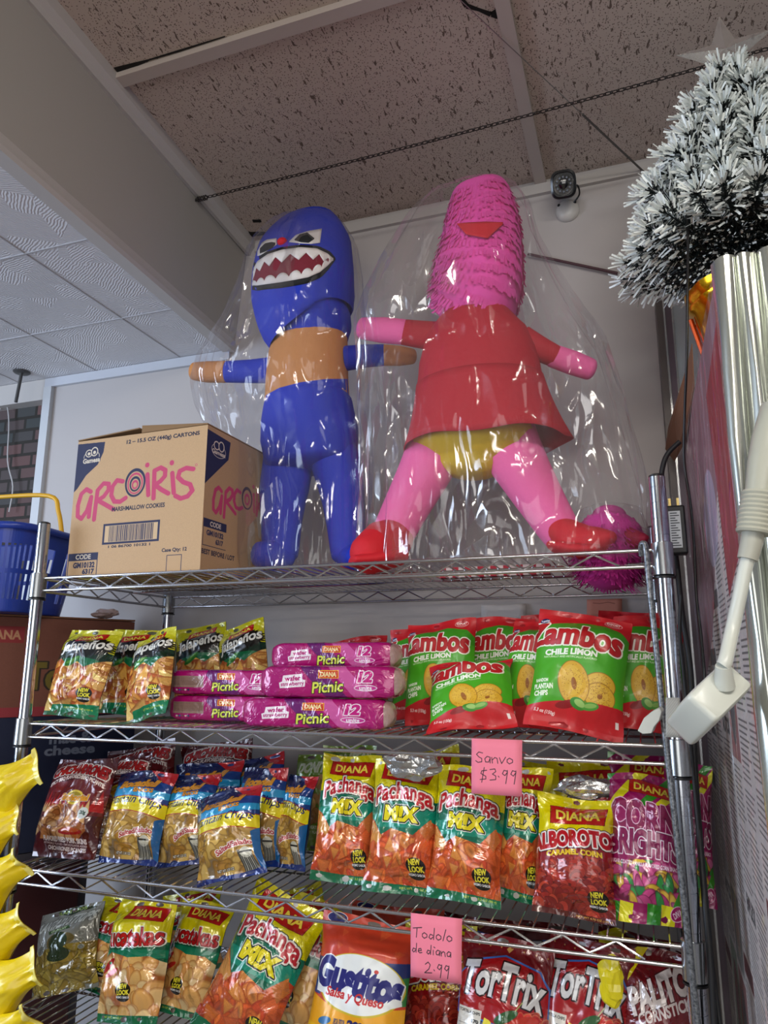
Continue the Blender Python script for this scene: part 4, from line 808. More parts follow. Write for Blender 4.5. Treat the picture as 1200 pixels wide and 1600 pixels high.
# -- pink
FP = empty('pink_pinata', at(740,880,.20), 'pink fringed paper piñata in a red dress standing in a clear bag', 'piñata')
prow = [(752,312,.25,46,.06),(754,345,.235,55,.07),(752,390,.22,62,.08),(747,430,.21,68,.088),(740,468,.21,67,.088),(724,498,.22,52,.07)]
m_hp = crepe('hot_pink_crepe_paper', '#ee50b0')
ph = loft('head', prow, m_hp, FP, e=.75, capr=.4)
def fringe(name, rows, m, parent, step=.016, e=.75, width=.006, length=.019, seed=1, flare=.35):
    C = [at(x, y, Y) for x, y, Y, _, _ in rows]; A = [w*mpp(Y, x, y) for x, y, Y, w, _ in rows]; B = [d for *_, d in rows]; S = smooth_path(C, 8); N = len(S)
    aa = np.interp(np.linspace(0, len(C)-1, N), range(len(C)), A); bb = np.interp(np.linspace(0, len(C)-1, N), range(len(C)), B); r = random.Random(seed); b = MB(); acc = 0; last = S[0]; aa = [float(q) for q in aa]; bb = [float(q) for q in bb]
    for i in range(1, N):
        acc += (S[i]-last).length; last = S[i]
        if acc < step: continue
        acc = 0; t = (S[min(i+1,N-1)]-S[i-1]).normalized(); s = t.cross(Vector((0,1,0))).normalized(); d = s.cross(t).normalized(); per = math.pi*(aa[i]+bb[i]); n = int(per/width)
        for j in range(n):
            q = 2*math.pi*(j+r.uniform(-.2,.2))/n; c, z = math.cos(q), math.sin(q); o_ = s*aa[i]*abs(c)**e*(1 if c >= 0 else -1)+d*bb[i]*abs(z)**e*(1 if z >= 0 else -1); out = o_.normalized(); tan = t.cross(out).normalized()
            p = S[i]+o_*1.01+t*(r.uniform(-.003,.003)+.002*math.sin(5*q+i)); L = length*r.uniform(.8,1.15); k = flare*r.uniform(.2,1.3); tw = r.uniform(-.25,.25)
            a = p-tan*width*.47; c2 = p+tan*width*.47; e1 = a+t*L*.55+out*L*.12; e2 = c2+t*L*.55+out*L*.12; f1 = a+t*L+out*L*k+tan*tw*width; f2 = c2+t*L+out*L*k+tan*tw*width
            b.add([a,c2,e2,e1,f2,f1], [(0,1,2,3),(3,2,4,5)])
    return b.build(name, m, parent, False)
fringe('paper_fringe', prow, m_hp, FP)
mt = decal('smile', [(714,349),(735,347),(760,346),(786,347)], [(714,350),(728,366),(762,372),(786,350)], ph, m_ps, FP, .012, 24, 6)
loft('bodice', [(744,470,.20,26,.035),(744,492,.20,52,.06),(744,525,.20,80,.078),(746,560,.20,92,.088),(748,592,.20,97,.092),(748,612,.20,98,.092)], m_pr, FP, e=.9, capr=.3)
# flared skirt, open below
sk = MB(); R = []; rr = random.Random(2)
for k in range(9):
    t = k/8; y = 598+t*98; cx = 748+9*t; hw_ = 99+20*t+13*t*t; c = at(cx, y, .20); a = hw_*mpp(.20, cx, y); b_ = .094+.022*t
    R.append([c+Vector((a*math.cos(q)*(1+.03*t*math.sin(7*q)), b_*math.sin(q)*(1+.04*t*math.sin(6*q+1)), .004*t*math.sin(5*q))) for q in [2*math.pi*j/72 for j in range(72)]])
o = sk.rings(R, cap=False).build('skirt', m_pr, FP); s = o.modifiers.new('paper','SOLIDIFY'); s.thickness = .0015
loft('shorts', [(744,606,.20,84,.08),(742,642,.20,88,.087),(738,672,.20,98,.09),(736,700,.20,94,.085),(734,722,.20,54,.06)], m_py, FP, e=.9)
loft('leg', [(684,694,.20,48,.052),(662,740,.195,42,.048),(636,790,.19,37,.042),(612,838,.18,33,.038)], m_pp, FP); loft('leg', [(792,690,.20,50,.052),(820,740,.195,42,.048),(850,790,.19,36,.042),(880,838,.18,30,.036)], m_pp, FP)
loft('shoe', [(618,840,.18,30,.042),(600,852,.15,40,.05),(576,866,.11,32,.040)], m_ps, FP, capr=.8); loft('shoe_sole', [(628,870,.14,12,.03),(592,876,.11,13,.04),(552,877,.08,9,.03)], m_ps, FP)
loft('shoe', [(880,834,.18,26,.040),(908,846,.15,28,.042),(938,843,.13,20,.03),(956,838,.12,9,.015)], m_ps, FP, capr=.6); loft('shoe_sole', [(872,856,.15,10,.03),(905,860,.12,11,.035),(935,858,.11,8,.02)], m_ps, FP)
loft('sleeve', [(690,526,.20,24,.026),(660,523,.19,22,.025),(630,519,.18,20,.024)], m_pr, FP, capr=.1); loft('hand', [(632,519,.18,20,.024),(600,516,.175,20.5,.024),(566,513,.17,17,.02)], m_pp, FP)
loft('sleeve', [(815,530,.20,22,.026),(845,546,.21,19,.024),(868,557,.22,17,.022)], m_pr, FP, capr=.1); loft('hand', [(864,556,.22,18,.022),(895,567,.23,19,.022),(922,577,.24,17,.02)], m_pp, FP)
# -- magenta fringed piñata at the right end
FM = empty('magenta_pinata', at(950,870,.20), 'small magenta fringed paper piñata beside the red shoe at the right end', 'piñata'); mrow = [(952,806,.22,26,.05),(952,822,.22,46,.075),(952,850,.22,54,.085),(950,880,.22,50,.08),(948,900,.22,36,.06)]
loft('body', mrow, m_pm, FM); fringe('paper_fringe', mrow, m_pm, FM, .010, 1.0, .003, .022, 5, .9)
loft('red_ear', [(985,842,.16,18,.02),(1000,842,.15,12,.014),(1010,840,.14,4,.006)], mat('dark_red_crepe','#9c1638',.7), FM)
# -- clear bags
def film(name='clear_film'):
    m = bpy.data.materials.new(name); m.use_nodes = True; nt = m.node_tree; L = nt.links.new; nt.nodes.remove(nt.nodes['Principled BSDF']); out = nt.nodes['Material Output']
    tr = nt.nodes.new('ShaderNodeBsdfTransparent'); tr.inputs[0].default_value = (.965,.96,.965,1); gl = nt.nodes.new('ShaderNodeBsdfGlossy'); gl.inputs['Roughness'].default_value = .09; gl.inputs[0].default_value = (1,1,1,1)
    df = nt.nodes.new('ShaderNodeBsdfDiffuse'); df.inputs[0].default_value = (.75,.73,.76,1); m2 = nt.nodes.new('ShaderNodeMixShader'); m2.inputs[0].default_value = .035
    tc = nt.nodes.new('ShaderNodeTexCoord'); mp = nt.nodes.new('ShaderNodeMapping'); mp.inputs['Scale'].default_value = (1,1,.42); L(tc.outputs['Object'], mp.inputs[0])
    n = nt.nodes.new('ShaderNodeTexNoise'); n.noise_type = 'RIDGED_MULTIFRACTAL'; n.inputs['Scale'].default_value = 13; n.inputs['Detail'].default_value = 3; n.inputs['Distortion'].default_value = .9; L(mp.outputs[0], n.inputs['Vector'])
    vo = nt.nodes.new('ShaderNodeTexVoronoi'); vo.inputs['Scale'].default_value = 17; vo.inputs['Randomness'].default_value = 1; nd = nt.nodes.new('ShaderNodeTexNoise'); nd.inputs['Scale'].default_value = 6; L(mp.outputs[0], nd.inputs['Vector'])
    va = nt.nodes.new('ShaderNodeVectorMath'); va.operation = 'MULTIPLY_ADD'; va.inputs[1].default_value = (.22,.22,.22); L(nd.outputs['Color'], va.inputs[0]); L(mp.outputs[0], va.inputs[2]); L(va.outputs[0], vo.inputs['Vector'])
    hs = nt.nodes.new('ShaderNodeMath'); hs.operation = 'MULTIPLY_ADD'; hs.inputs[1].default_value = .5; L(n.outputs['Fac'], hs.inputs[0]); L(vo.outputs['Distance'], hs.inputs[2])
    bp = nt.nodes.new('ShaderNodeBump'); bp.inputs['Strength'].default_value = 1; bp.inputs['Distance'].default_value = .03; L(hs.outputs[0], bp.inputs['Height']); L(bp.outputs[0], gl.inputs['Normal'])
    lw = nt.nodes.new('ShaderNodeLayerWeight'); lw.inputs[0].default_value = .35; pw = nt.nodes.new('ShaderNodeMath'); pw.operation = 'POWER'; pw.inputs[1].default_value = 3; L(lw.outputs['Facing'], pw.inputs[0])
    g1 = nt.nodes.new('ShaderNodeMath'); g1.operation = 'MULTIPLY_ADD'; g1.inputs[1].default_value = .22; g1.inputs[2].default_value = .035; L(pw.outputs[0], g1.inputs[0])
    n3 = nt.nodes.new('ShaderNodeTexNoise'); n3.inputs['Scale'].default_value = 5; n3.inputs['Detail'].default_value = 2; L(mp.outputs[0], n3.inputs['Vector'])
    mr = nt.nodes.new('ShaderNodeMapRange'); mr.inputs['From Min'].default_value = .5; mr.inputs['From Max'].default_value = .66; mr.inputs['To Max'].default_value = .20; L(n3.outputs['Fac'], mr.inputs['Value'])
    ad = nt.nodes.new('ShaderNodeMath'); ad.operation = 'ADD'; ad.use_clamp = True; L(g1.outputs[0], ad.inputs[0]); L(mr.outputs[0], ad.inputs[1])
    L(tr.outputs[0], m2.inputs[1]); L(df.outputs[0], m2.inputs[2]); mx = nt.nodes.new('ShaderNodeMixShader'); L(ad.outputs[0], mx.inputs[0]); L(m2.outputs[0], mx.inputs[1]); L(gl.outputs[0], mx.inputs[2]); L(mx.outputs[0], out.inputs['Surface']); MATS[name] = m; return m
m_film = film()
def bagfilm(name, rows, Y0, depth, label, seed=1):
    """rows: (py, left px, right px); horizontal rings with ridged folds"""
    ys = [r[0] for r in rows]; NR = 64; n = 150; R = []; so = Vector((seed*7.3, seed*2.1, 0))
    for k in range(NR):
        y = ys[0]+(ys[-1]-ys[0])*(k/(NR-1)); xl = np.interp(y, ys, [r[1] for r in rows]); xr = np.interp(y, ys, [r[2] for r in rows]); dp = np.interp(y, ys, [r[3] for r in rows]); c = at((xl+xr)/2, y, Y0); xl, xr, dp = float(xl), float(xr), float(dp); a = (xr-xl)/2*mpp(Y0, (xl+xr)/2, y)
        z = max(c.z, ZT+.002); ring = []
        for j in range(n):
            q = 2*math.pi*j/n; cx, sy = math.cos(q), math.sin(q); f1 = 1-abs(mnoise.noise(Vector((cx*2.6, sy*2.6, z*1.6))+so))*2; f2 = 1-abs(mnoise.noise(Vector((cx*7, sy*7, z*3.2))+so))*2
            g = 1-.05*(1-f1)-.03*(1-f2); ring.append(Vector((c.x+a*g*abs(cx)**.85*(1 if cx >= 0 else -1), Y0+dp*g*abs(sy)**.8*(1 if sy >= 0 else -1), z)))
        R.append(ring)
    o = MB().rings(R, cap=False).build(name, m_film); return tag(o, label, 'plastic bag')
bagfilm('clear_plastic_bag', [(300,690,790,.05),(312,660,812,.085),(340,632,830,.105),(400,592,845,.125),(450,562,872,.13),(490,545,895,.13),(560,545,945,.13),(640,548,972,.15),(720,550,990,.158),(800,548,1005,.163),(872,542,1012,.165),(893,545,1008,.16)], .215, .14, 'clear wrinkled plastic bag draped over the pink piñata', 1)
bagfilm('clear_plastic_bag', [(346,440,520,.05),(356,415,540,.08),(390,385,560,.115),(440,370,568,.125),(490,345,572,.13),(550,300,578,.13),(585,288,580,.13),(630,296,582,.125),(680,325,584,.125),(720,352,585,.125),(800,362,586,.125),(870,368,586,.13),(896,375,584,.125)], .262, .13, 'clear wrinkled plastic bag draped over the blue piñata', 5)
bagfilm('clear_plastic_bag', [(790,925,975,.03),(800,905,1000,.07),(830,892,1012,.09),(870,888,1014,.10),(893,890,1012,.10)], .24, .10, 'small clear plastic bag around the magenta piñata', 9)
# red and white striped strip lying on the top shelf
o = MB()
pA, pB = at(688,866,.30), at(858,859,.30); pA.z = pB.z = ZT+.012; dd = (pB-pA)
ms = [mat('stripe_red','#b01c38',.6), mat('stripe_white','#dccfd0',.6)]
for i in range(17):
    o.mi = i % 2; a = pA+dd*(i/17); b_ = pA+dd*((i+1)/17); o.box((a.x, .295, ZT+.001), (b_.x, .325, ZT+.022))
tag(o.build('striped_box', ms, None, False), 'red and white striped long paper box lying on the top shelf between the pink legs', 'paper box')
# ------------------------------------------------------------------ papered cabinet, tree and cables on the right
XC = 1.292; m_cab = mat('cabinet_brown_board', '#7c5a46', .6, bump=(12,.2,.005)); tint_noise(m_cab, 5, '#7a5038', '#8e7664')
def newsprint(c):
    c.a[:] = srgb('#d2cac4'); r = random.Random(11); c.speck(.08,5,2)
    for (x0,x1) in ((8,105),(115,210),(220,315),(325,420),(430,520),(530,620),(630,715)):
        y = r.randint(4,30)
        while y < 1580:
            k = r.random()
            if k < .08: c.rect(x0,y,x1,y+22,'#4a4644' if r.random() < .5 else '#6c2a30'); y += 30
            elif k < .13: h = r.randint(60,130); c.rect(x0,y,x1,y+h,r.choice(['#a06a66','#8a8a84','#8fa088','#8c8478','#b89a90'])); c.ell((x0+x1)/2,y+h/2,26,h*.35,r.choice(['#7c3a3c','#5a5a5c','#b09a88'])); y += h+8
            elif k < .18: c.text(r.choice(['VENTA','CASAS','EMPLEOS','AUTOS','RENTA','OFERTA']), x0+4,y,x1-6,y+20,'#2c2a2c',.05); y += 28
            else:
                for i in range(r.randint(4,12)): c.rect(x0,y,x1-r.randint(0,30),y+2.6,'#6e6866'); y += 6
                y += 5
    c.poly([(0,0),(720,0),(720,60),(300,330),(0,420)], '#9a7078'); c.poly([(520,60),(720,30),(720,260),(560,300)], '#a02c34'); c.ell(420,190,90,60,'#b8b0c8',.8)  # mauve and red top area: reflection in the plastic, painted into the newspaper colour
cnw = Cv(720,1600); newsprint(cnw); m_news = print_mat('newspaper_sheet', cnw, .8, 0, 0, (8,.25,.01))
cab = empty('papered_cabinet', (XC,-.34,0), 'tall cabinet side covered in newspaper and clear plastic beneath the tree', 'cabinet')
MB().box((XC+.004,-.335,0),(2.1,.44,1.955)).build('body', m_cab, cab, False)
V = []; F = []; UV = []; nx, nz = 16, 40
for j in range(nz+1):
    for i in range(nx+1):
        u, v = i/nx, j/nz; V.append((XC-.001-.0015*abs(mnoise.noise(Vector((u*4,v*9,1)))), .435-.77*u, .02+1.93*v)); UV.append((u, v))
for j in range(nz):
    for i in range(nx): a = j*(nx+1)+i; F.append((a, a+1, a+nx+2, a+nx+1))
mesh('newspaper', V, F, m_news, cab, True, UV)
V = [(v[0]-.004-.003*abs(mnoise.noise(Vector((v[1]*9,v[2]*5,3)))), v[1], v[2]) for v in V]; mesh('clear_plastic_sheet', V, F, m_film, cab)
m_fold = mat('silver_plastic_fold', '#b8bcb4', .16, .75, .3); b = MB(); P = []
for i in range(57):
    t = i/56; x = XC-.006+t*.078; y = -.345-.010*abs(math.sin(t*math.pi*3.5))**.7-(.004 if t > .5 else 0); P.append((x, y))
R = []
for z in np.linspace(.3, 1.962, 24): sh = .002*math.sin(z*7); R.append([Vector((x+sh+.0012*math.sin(z*19+x*300), y+.002*math.sin(z*11+x*160), z)) for x, y in P]+[Vector((x, -.3365, z)) for x, _ in P[::-1]])
b.rings(R).build('folded_edge_strip', m_fold, cab)
MB().box((1.40,-.3375,1.55),(1.5,-.3355,1.962)).build('pale_tape', mat('pale_tape','#b4ac92',.5), cab, False)
# brown paper sleeve poking out over the top edge
b = MB(); q = [at(1082,560,.15), at(1098,562,.13), at(1064,684,.30), at(1036,690,.33), at(1042,664,.33)]
bp_ = [(1.2905,.02,2.02),(1.289,.12,2.025),(1.262,.37,1.99),(1.255,.405,1.955),(1.270,.40,1.925),(1.285,.28,1.93),(1.2905,.05,1.955)]
b.add([Vector(p) for p in bp_], [tuple(range(7))]); o = b.build('brown_paper_sheet', mat('brown_kraft_paper','#80563a',.7), None, False); s = o.modifiers.new('p','SOLIDIFY'); s.thickness = .001; tag(o, 'torn brown kraft paper over the top edge of the papered cabinet', 'paper')
# metal frame on the wall
fr = empty('metal_door_frame', (1.29,.48,0), 'tall grey and silver metal frame against the wall behind the tree pot', 'metal frame')
m_al = mat('brushed_aluminium', '#d4e0ea', .35, .1); m_dg = mat('dark_grey_frame', '#6c6664', .45, .1)
ztop = at(1035,462,.47).z
MB().box((1.262,.455,0),(1.276,.519,ztop-.012)).build('outer_strip', m_dg, fr, False); MB().box((1.276,.450,0),(1.280,.519,ztop)).build('bright_edge', mat('bright_aluminium','#d8dadc',.25,.7), fr, False)
MB().box((1.280,.456,0),(1.293,.519,ztop)).build('inner_strip', mat('purple_grey_strip','#7c6e7c',.4,.1), fr, False); MB().box((1.293,.450,0),(1.297,.519,ztop)).build('bright_edge', mat('bright_aluminium','#d8dadc',.25,.7), fr, False)
MB().box((1.297,.460,0),(1.72,.519,ztop+.004)).build('panel', m_al, fr, False)
# tree
TX, TY, TZ = 1.402, .10, 2.175
tr = empty('christmas_tree', (TX,TY,1.957), 'small frosted artificial christmas tree in a gold pot on the cabinet', 'christmas tree')
m_ndl = mat('dark_green_needles', '#0b1716', .5); m_tip = mat('white_frosted_tips', '#eef4f0', .45, coat=.2); m_gold = mat('gold_foil', '#e0a81c', .18, .95)
rd = random.Random(5); nb = MB(); tb = MB(); bb_ = MB(); topz = at(1160,92,TY).z
Ht = topz-TZ
def needle(p, d, L, w, tipf):
    s = d.cross(Vector((rd.uniform(-1,1), rd.uniform(-1,1), rd.uniform(-1,1)))).normalized()*w/2; a = p+d*L*(1-tipf); e = p+d*L
    nb.add([p-s*.5, p+s*.5, a+s*.7, a-s*.7], [(0,1,2,3)]); tb.add([a-s, a+s, e+s, e-s], [(0,1,2,3)])
nbr = 0
for tier in range(11):
    t = tier/10; z = TZ+.02+Ht*.84*t; rad = .172*(1-t)**.8+.028; cnt = int(18*(1-t)+6)
    for k_ in range(cnt):
        a = 2*math.pi*(k_+.5*(tier % 2)+rd.uniform(-.2,.2))/cnt; out = Vector((math.cos(a), math.sin(a), 0)); rl = rad*rd.uniform(.82,1.08)
        base = Vector((TX,TY,z-.01)); tip = base+out*rl+Vector((0,0,.02+.10*rl)); 
        if tip.y > YB-.07: tip.y = YB-.07
        bb_.tube([base, tip], [.003,.0015], 4); bd = (tip-base).normalized(); s1 = bd.cross(Vector((0,0,1))).normalized(); s2 = s1.cross(bd)
        NN = int(60+440*rl)
        for q in range(NN):
            f_ = rd.random()**.6; p = base.lerp(tip, f_); ph_ = rd.uniform(0,6.283); rv = s1*math.cos(ph_)+s2*math.sin(ph_); d = (bd*rd.uniform(.35,1.1)+rv).normalized(); needle(p, d, rd.uniform(.030,.044)*(1-.2*t), .0034, rd.uniform(.36,.58) if f_ > .62 else rd.uniform(.06,.22))
        for q in range(16): d = (bd+Vector((rd.uniform(-.5,.5),rd.uniform(-.5,.5),rd.uniform(-.5,.5)))).normalized(); needle(tip, d, rd.uniform(.025,.042), .0034, .6)
for q in range(160): ph_ = rd.uniform(0,6.28); d = Vector((math.cos(ph_)*.7, math.sin(ph_)*.7, rd.uniform(.1,1.2))).normalized(); needle(Vector((TX,TY,topz-.085+rd.uniform(0,.03))), d, .04, .0024, .45)
nb.build('needles', m_ndl, tr, False); tb.build('frosted_tips', m_tip, tr, False); bb_.build('branches', m_ndl, tr); MB().tube([(TX,TY,1.99),(TX,TY,topz-.02)], [.011,.004], 8).build('trunk', m_ndl, tr)
m_star = mat('clear_star_plastic', '#eef2f2', .1, trans=.92); st = MB(); c = Vector((TX-.004,TY-.01,topz+.01)); V = [c+Vector((0,-.014,0)), c+Vector((0,.014,0))]
for i in range(10): a = math.pi/2+i*math.pi/5+.03; r_ = .086 if i % 2 == 0 else .034; V.append(c+Vector((r_*math.cos(a), 0, r_*math.sin(a))))
st.add(V, [(0,2+(i+1) % 10,2+i) for i in range(10)]+[(1,2+i,2+(i+1) % 10) for i in range(10)]); st.build('star_topper', m_star, tr, False)
pt = MB(); R = []
for r_, z in ((.062,1.957),(.066,1.966),(.070,1.975),(.082,2.04),(.096,2.10),(.103,2.106),(.106,2.114),(.101,2.119),(.107,2.127),(.110,2.138),(.103,2.143),(.098,2.135),(.05,2.125)):
    R.append([Vector((TX+r_*(1+.012*math.sin(12*q))*math.cos(q), TY+r_*(1+.012*math.sin(12*q))*math.sin(q), z)) for q in [2*math.pi*j/72 for j in range(72)]])
pt.rings(R).build('gold_pot', m_gold, tr)
rb_ = MB()
for i in range(3): a = math.pi*.86+i*.15; rb_.tube(smooth_path([(TX+(.072+.006*q)*math.cos(a+.02*q), TY+(.072+.006*q)*math.sin(a+.02*q), 1.966+.027*q) for q in range(6)], 3), .0042, 6)
rb_.build('red_gold_ribbon', mat('red_gold_foil','#b8481c',.22,.8), tr)
# small fan-like grille and brown trim right of the tree
o = crumple('brown_ribbon', at(1185,412,-.20), .03,.012,.006, mat('brown_ribbon_cloth','#a8683c',.7), 'curled light brown ribbon resting on the cabinet top under the tree', 'ribbon', 6, .4); o.location.z += 0
# cables
def cable(name, pts, r, m, label, n=8): o = MB().tube(smooth_path(pts, 8), r, n).build(name, m); return tag(o, label, 'cable')
xw = XC-.014
cable('black_cable', [at(1072,300,-.02), at(1075,380,-.03), at(1074,470,-.04), at(1073,560,-.03), at(1070,640,0), at(1069,720,.02), at(1079,790,.02), at(1085,860,.03), at(1088,930,.02), at(1096,1000,.0), at(1101,1060,-.02), at(1100,1120,-.02)], .0021, m_blk, 'thin black cable hanging from the tree past the newspaper')
cable('black_cable', [at(1062,690,.18), at(1040,715,.18), at(1033,760,.18), at(1045,820,.16), at(1056,870,.14), at(1066,960,.12), at(1078,1040,.10), at(1082,1110,.08), at(1088,1240,.05), at(1101,1400,.0), at(1110,1500,-.02), at(1118,1640,-.03)], .0046, mat('matte_black_cable','#18181a',.55), 'thick black cable looping behind the right rack post')
cable('black_cable', [at(1064,930,.05), at(1062,990,.05), at(1067,1040,.05), at(1073,1100,.05), at(1092,1300,.03), at(1106,1450,0), at(1130,1640,-.03)], .003, mat('matte_black_cable','#18181a',.55), 'thin black cable running down just right of the rack post')
# black power adapter with label
ad = empty('power_adapter', at(1057,828,.10), 'black power adapter with a white label hanging behind the right post', 'power adapter'); p = at(1057,828,.10)
rbox('adapter_body', (p.x-.017,p.y-.012,p.z-.042),(p.x+.015,p.y+.014,p.z+.040), m_blk, ad, .003); MB().box((p.x-.011,p.y-.0128,p.z-.032),(p.x+.007,p.y-.0121,p.z+.030)).build('label', mat('white_label','#c8c8c4',.5), ad, False)
tb2 = MB()
for i in range(14): tb2.box((p.x-.009,p.y-.0132,p.z-.029+i*.0042),(p.x+.005-(i%3)*.003,p.y-.0127,p.z-.0275+i*.0042))
tb2.build('label_print', m_blk, ad, False)
for s in (-1, 1): MB().box((p.x-.002+s*.0065-.001,p.y-.003,p.z+.038),(p.x-.002+s*.0065+.003,p.y+.003,p.z+.054)).build('prong', mat('brass_prong','#c8b070',.3,.8), ad, False)
# grey rod hooked at the rack front
gr_ = MB().tube(smooth_path([at(1003,868,-.02), at(1002,852,-.028), at(1007,850,-.032), at(1010,866,-.032), at(1016,930,-.032), at(1026,1020,-.033), at(1036,1120,-.034), at(1052,1260,-.034), at(1070,1420,-.034), at(1090,1600,-.034), at(1100,1680,-.034)], 5), .0046, 10).build('grey_rod', mat('speckled_grey_steel','#82868a',.35,.6)); tag(gr_, 'thin speckled grey rod hooked over the front of the right rack post', 'rod')
tint_noise(mat('speckled_grey_steel'), 260, '#4c5054', '#9a9ea2')
# white charger in front
YD = -.40; m_wh = mat('white_plastic', '#c9cdc4', .35, coat=.2); p = at(1106,1100,YD); k_ = mpp(YD, 1106, 1100)
chg = empty('white_power_adapter', p, 'white power adapter hanging from a thick white cord in front of the right post', 'power adapter')
def cv3(x, y, z): return _r*x+_u*y-_f*z
va_, vb_, vc_ = cv3(.051,.027,-.032), cv3(.0215,-.0215,.016), cv3(-.0065,-.039,-.043); Lx, Ly, Lz = va_.length, vb_.length, vc_.length
ax = va_.normalized(); az = -vc_.normalized(); ay = az.cross(ax).normalized(); az = ax.cross(ay)
Mx = Matrix.Translation(p+cv3(0,0,0)) @ Matrix(((ax.x,ay.x,az.x,0),(ax.y,ay.y,az.y,0),(ax.z,ay.z,az.z,0),(0,0,0,1)))
b = MB(); R = []
for z, sc_ in ((-.5,.86),(-.47,.93),(-.40,.97),(.15,1.0),(.40,.985),(.47,.95),(.5,.88)):
    R.append([Mx @ Vector((Lx/2*sc_*abs(math.cos(q))**.22*(1 if math.cos(q) >= 0 else -1), Ly/2*sc_*abs(math.sin(q))**.22*(1 if math.sin(q) >= 0 else -1), Lz*z)) for q in [2*math.pi*j/64 for j in range(64)]])
o = b.rings(R).build('adapter_body', m_wh, chg)
c0 = Mx @ Vector((.006,0,Lz*.49)); q1 = at(1130,1040,YD-.03)
MB().tube([c0, q1+(c0-q1)*.35, q1], [.0095,.008,.0070], 16).build('strain_relief', m_wh, chg)
cord = smooth_path([q1, at(1134,1030,YD-.028), at(1145,980,YD-.01), at(1157,925,YD-.01), at(1164,890,YD-.01), at(1170,868,YD-.01)], 6)
MB().tube(cord, .0066, 14).build('cord', m_wh, chg); MB().tube([at(1168,874,YD-.01), at(1175,845,YD-.01), at(1178,826,YD-.01)], [.0095,.0105,.0105], 16).build('cord_sleeve', mat('pale_grey_plastic','#a8a89c',.4), chg)
b = MB(); R = []; e0, e1 = at(1179,834,YD-.01), at(1188,770,YD-.01)
for i in range(19): t = i/18; r_ = .0165+(.0012 if i % 2 else 0); R.append((e0.lerp(e1, t), r_))
b.tube([p_ for p_, _ in R], [r_ for _, r_ in R], 18).build('ribbed_nut', mat('frosted_clear_plastic','#c4c4b4',.25,trans=.25), chg)
MB().tube([e1, at(1194,725,YD-.01), at(1204,690,YD-.01), at(1222,640,YD-.01)], [.014,.0155,.018,.02], 16).build('translucent_tube', mat('frosted_clear_plastic','#c4c4b4',.25,trans=.25), chg)
# small white hook plug and hatched tag
p = at(1015,1128,-.06); hk = empty('white_hook', p, 'small white plastic hook clipped near the bottom of the right post', 'hook')
b = MB(); pr = [(996,1142),(999,1136),(1006,1122),(1018,1112),(1030,1106),(1034,1112),(1030,1126),(1022,1136),(1018,1146),(1004,1147)]
ft = [at(x,y,-.06) for x,y in pr]; bk = [q+Vector((.004,.018,.002)) for q in ft]; n = len(pr)
b.add(ft+bk, [tuple(range(n-1,-1,-1)), tuple(range(n,2*n))]+[(i,(i+1)%n,n+(i+1)%n,n+i) for i in range(n)]); o = b.build('hook_body', m_wh, hk, False); bevel(o, .001)
def hatch(c):
    c.a[:] = srgb('#c4c4bc')
    for i in range(-20, 40): c.line([(i*10,0),(i*10+120,172)], 2, '#50504e')
note(1040,1090,1062,1152,-.085, hatch, 'small white tag with dark hatching beside the white adapter', 'hatched_tag')
# ------------------------------------------------------------------ wafer packs
def wafer(c):
    c.a[:] = srgb('#aa0e6a'); c.poly([(170,0),(260,0),(400,160),(300,160)], '#6a1868'); c.poly([(300,0),(380,0),(520,160),(430,160)], '#cc589c'); c.poly([(60,0),(120,0),(70,160),(0,160)], '#a81070')
    c.poly([(98,50),(186,40),(190,68),(204,72),(202,104),(84,114),(80,86),(94,80)], '#f4e8ee'); c.text('wafer',106,50,182,76,'#b0106c',.03,rot=-.08); c.text('strawberry',88,80,198,106,'#b0106c',.02,rot=-.08)
    c.rect(262,22,356,62,'#f0b81c'); c.rect(265,25,353,59,'#c83a1a'); c.text('DIANA',272,30,346,54,'#f4e0a0',.05)
    c.text('Picnic',236,76,378,132,'#e0e45a',.025,out=((3,'#14240e'),),rot=-.08,shear=.15)
    c.text('12',446,26,510,82,'#c0127a',.06,out=((4,'#f0e2ea'),),shear=.2); c.ell(478,108,52,16,'#f0e2ea'); c.ell(478,108,48,12,'#c83a94'); c.text('units',450,98,506,120,'#f0e2ea',.04)
def wafer_end(c):
    c.a[:] = srgb('#b01070'); c.rect(14,40,186,112,'#a88a80')
    for i in range(8): c.rect(18,44+i*7,182,47+i*7,'#7c5c54')
    for i in range(5): c.ell(40+i*16,128,6,6,['#e0d8d0','#3a6ab0','#6a5a50','#e0d8d0','#2a4a6a'][i])
cw = Cv(600,160); wafer(cw); cwe = Cv(200,160); wafer_end(cwe); mwf = print_mat('wafer_pack_print', cw, .25, .1, .8, (30,.5,.008)); mwe = print_mat('wafer_pack_end_print', cwe, .25, .1, .8, (30,.5,.008))
m_wm = mat('magenta_film', '#a40e66', .25, .1, .8, bump=(30,.5,.008)); m_cf = mat('clear_end_film', '#b89a94', .2, .1, .8, bump=(40,.8,.01))
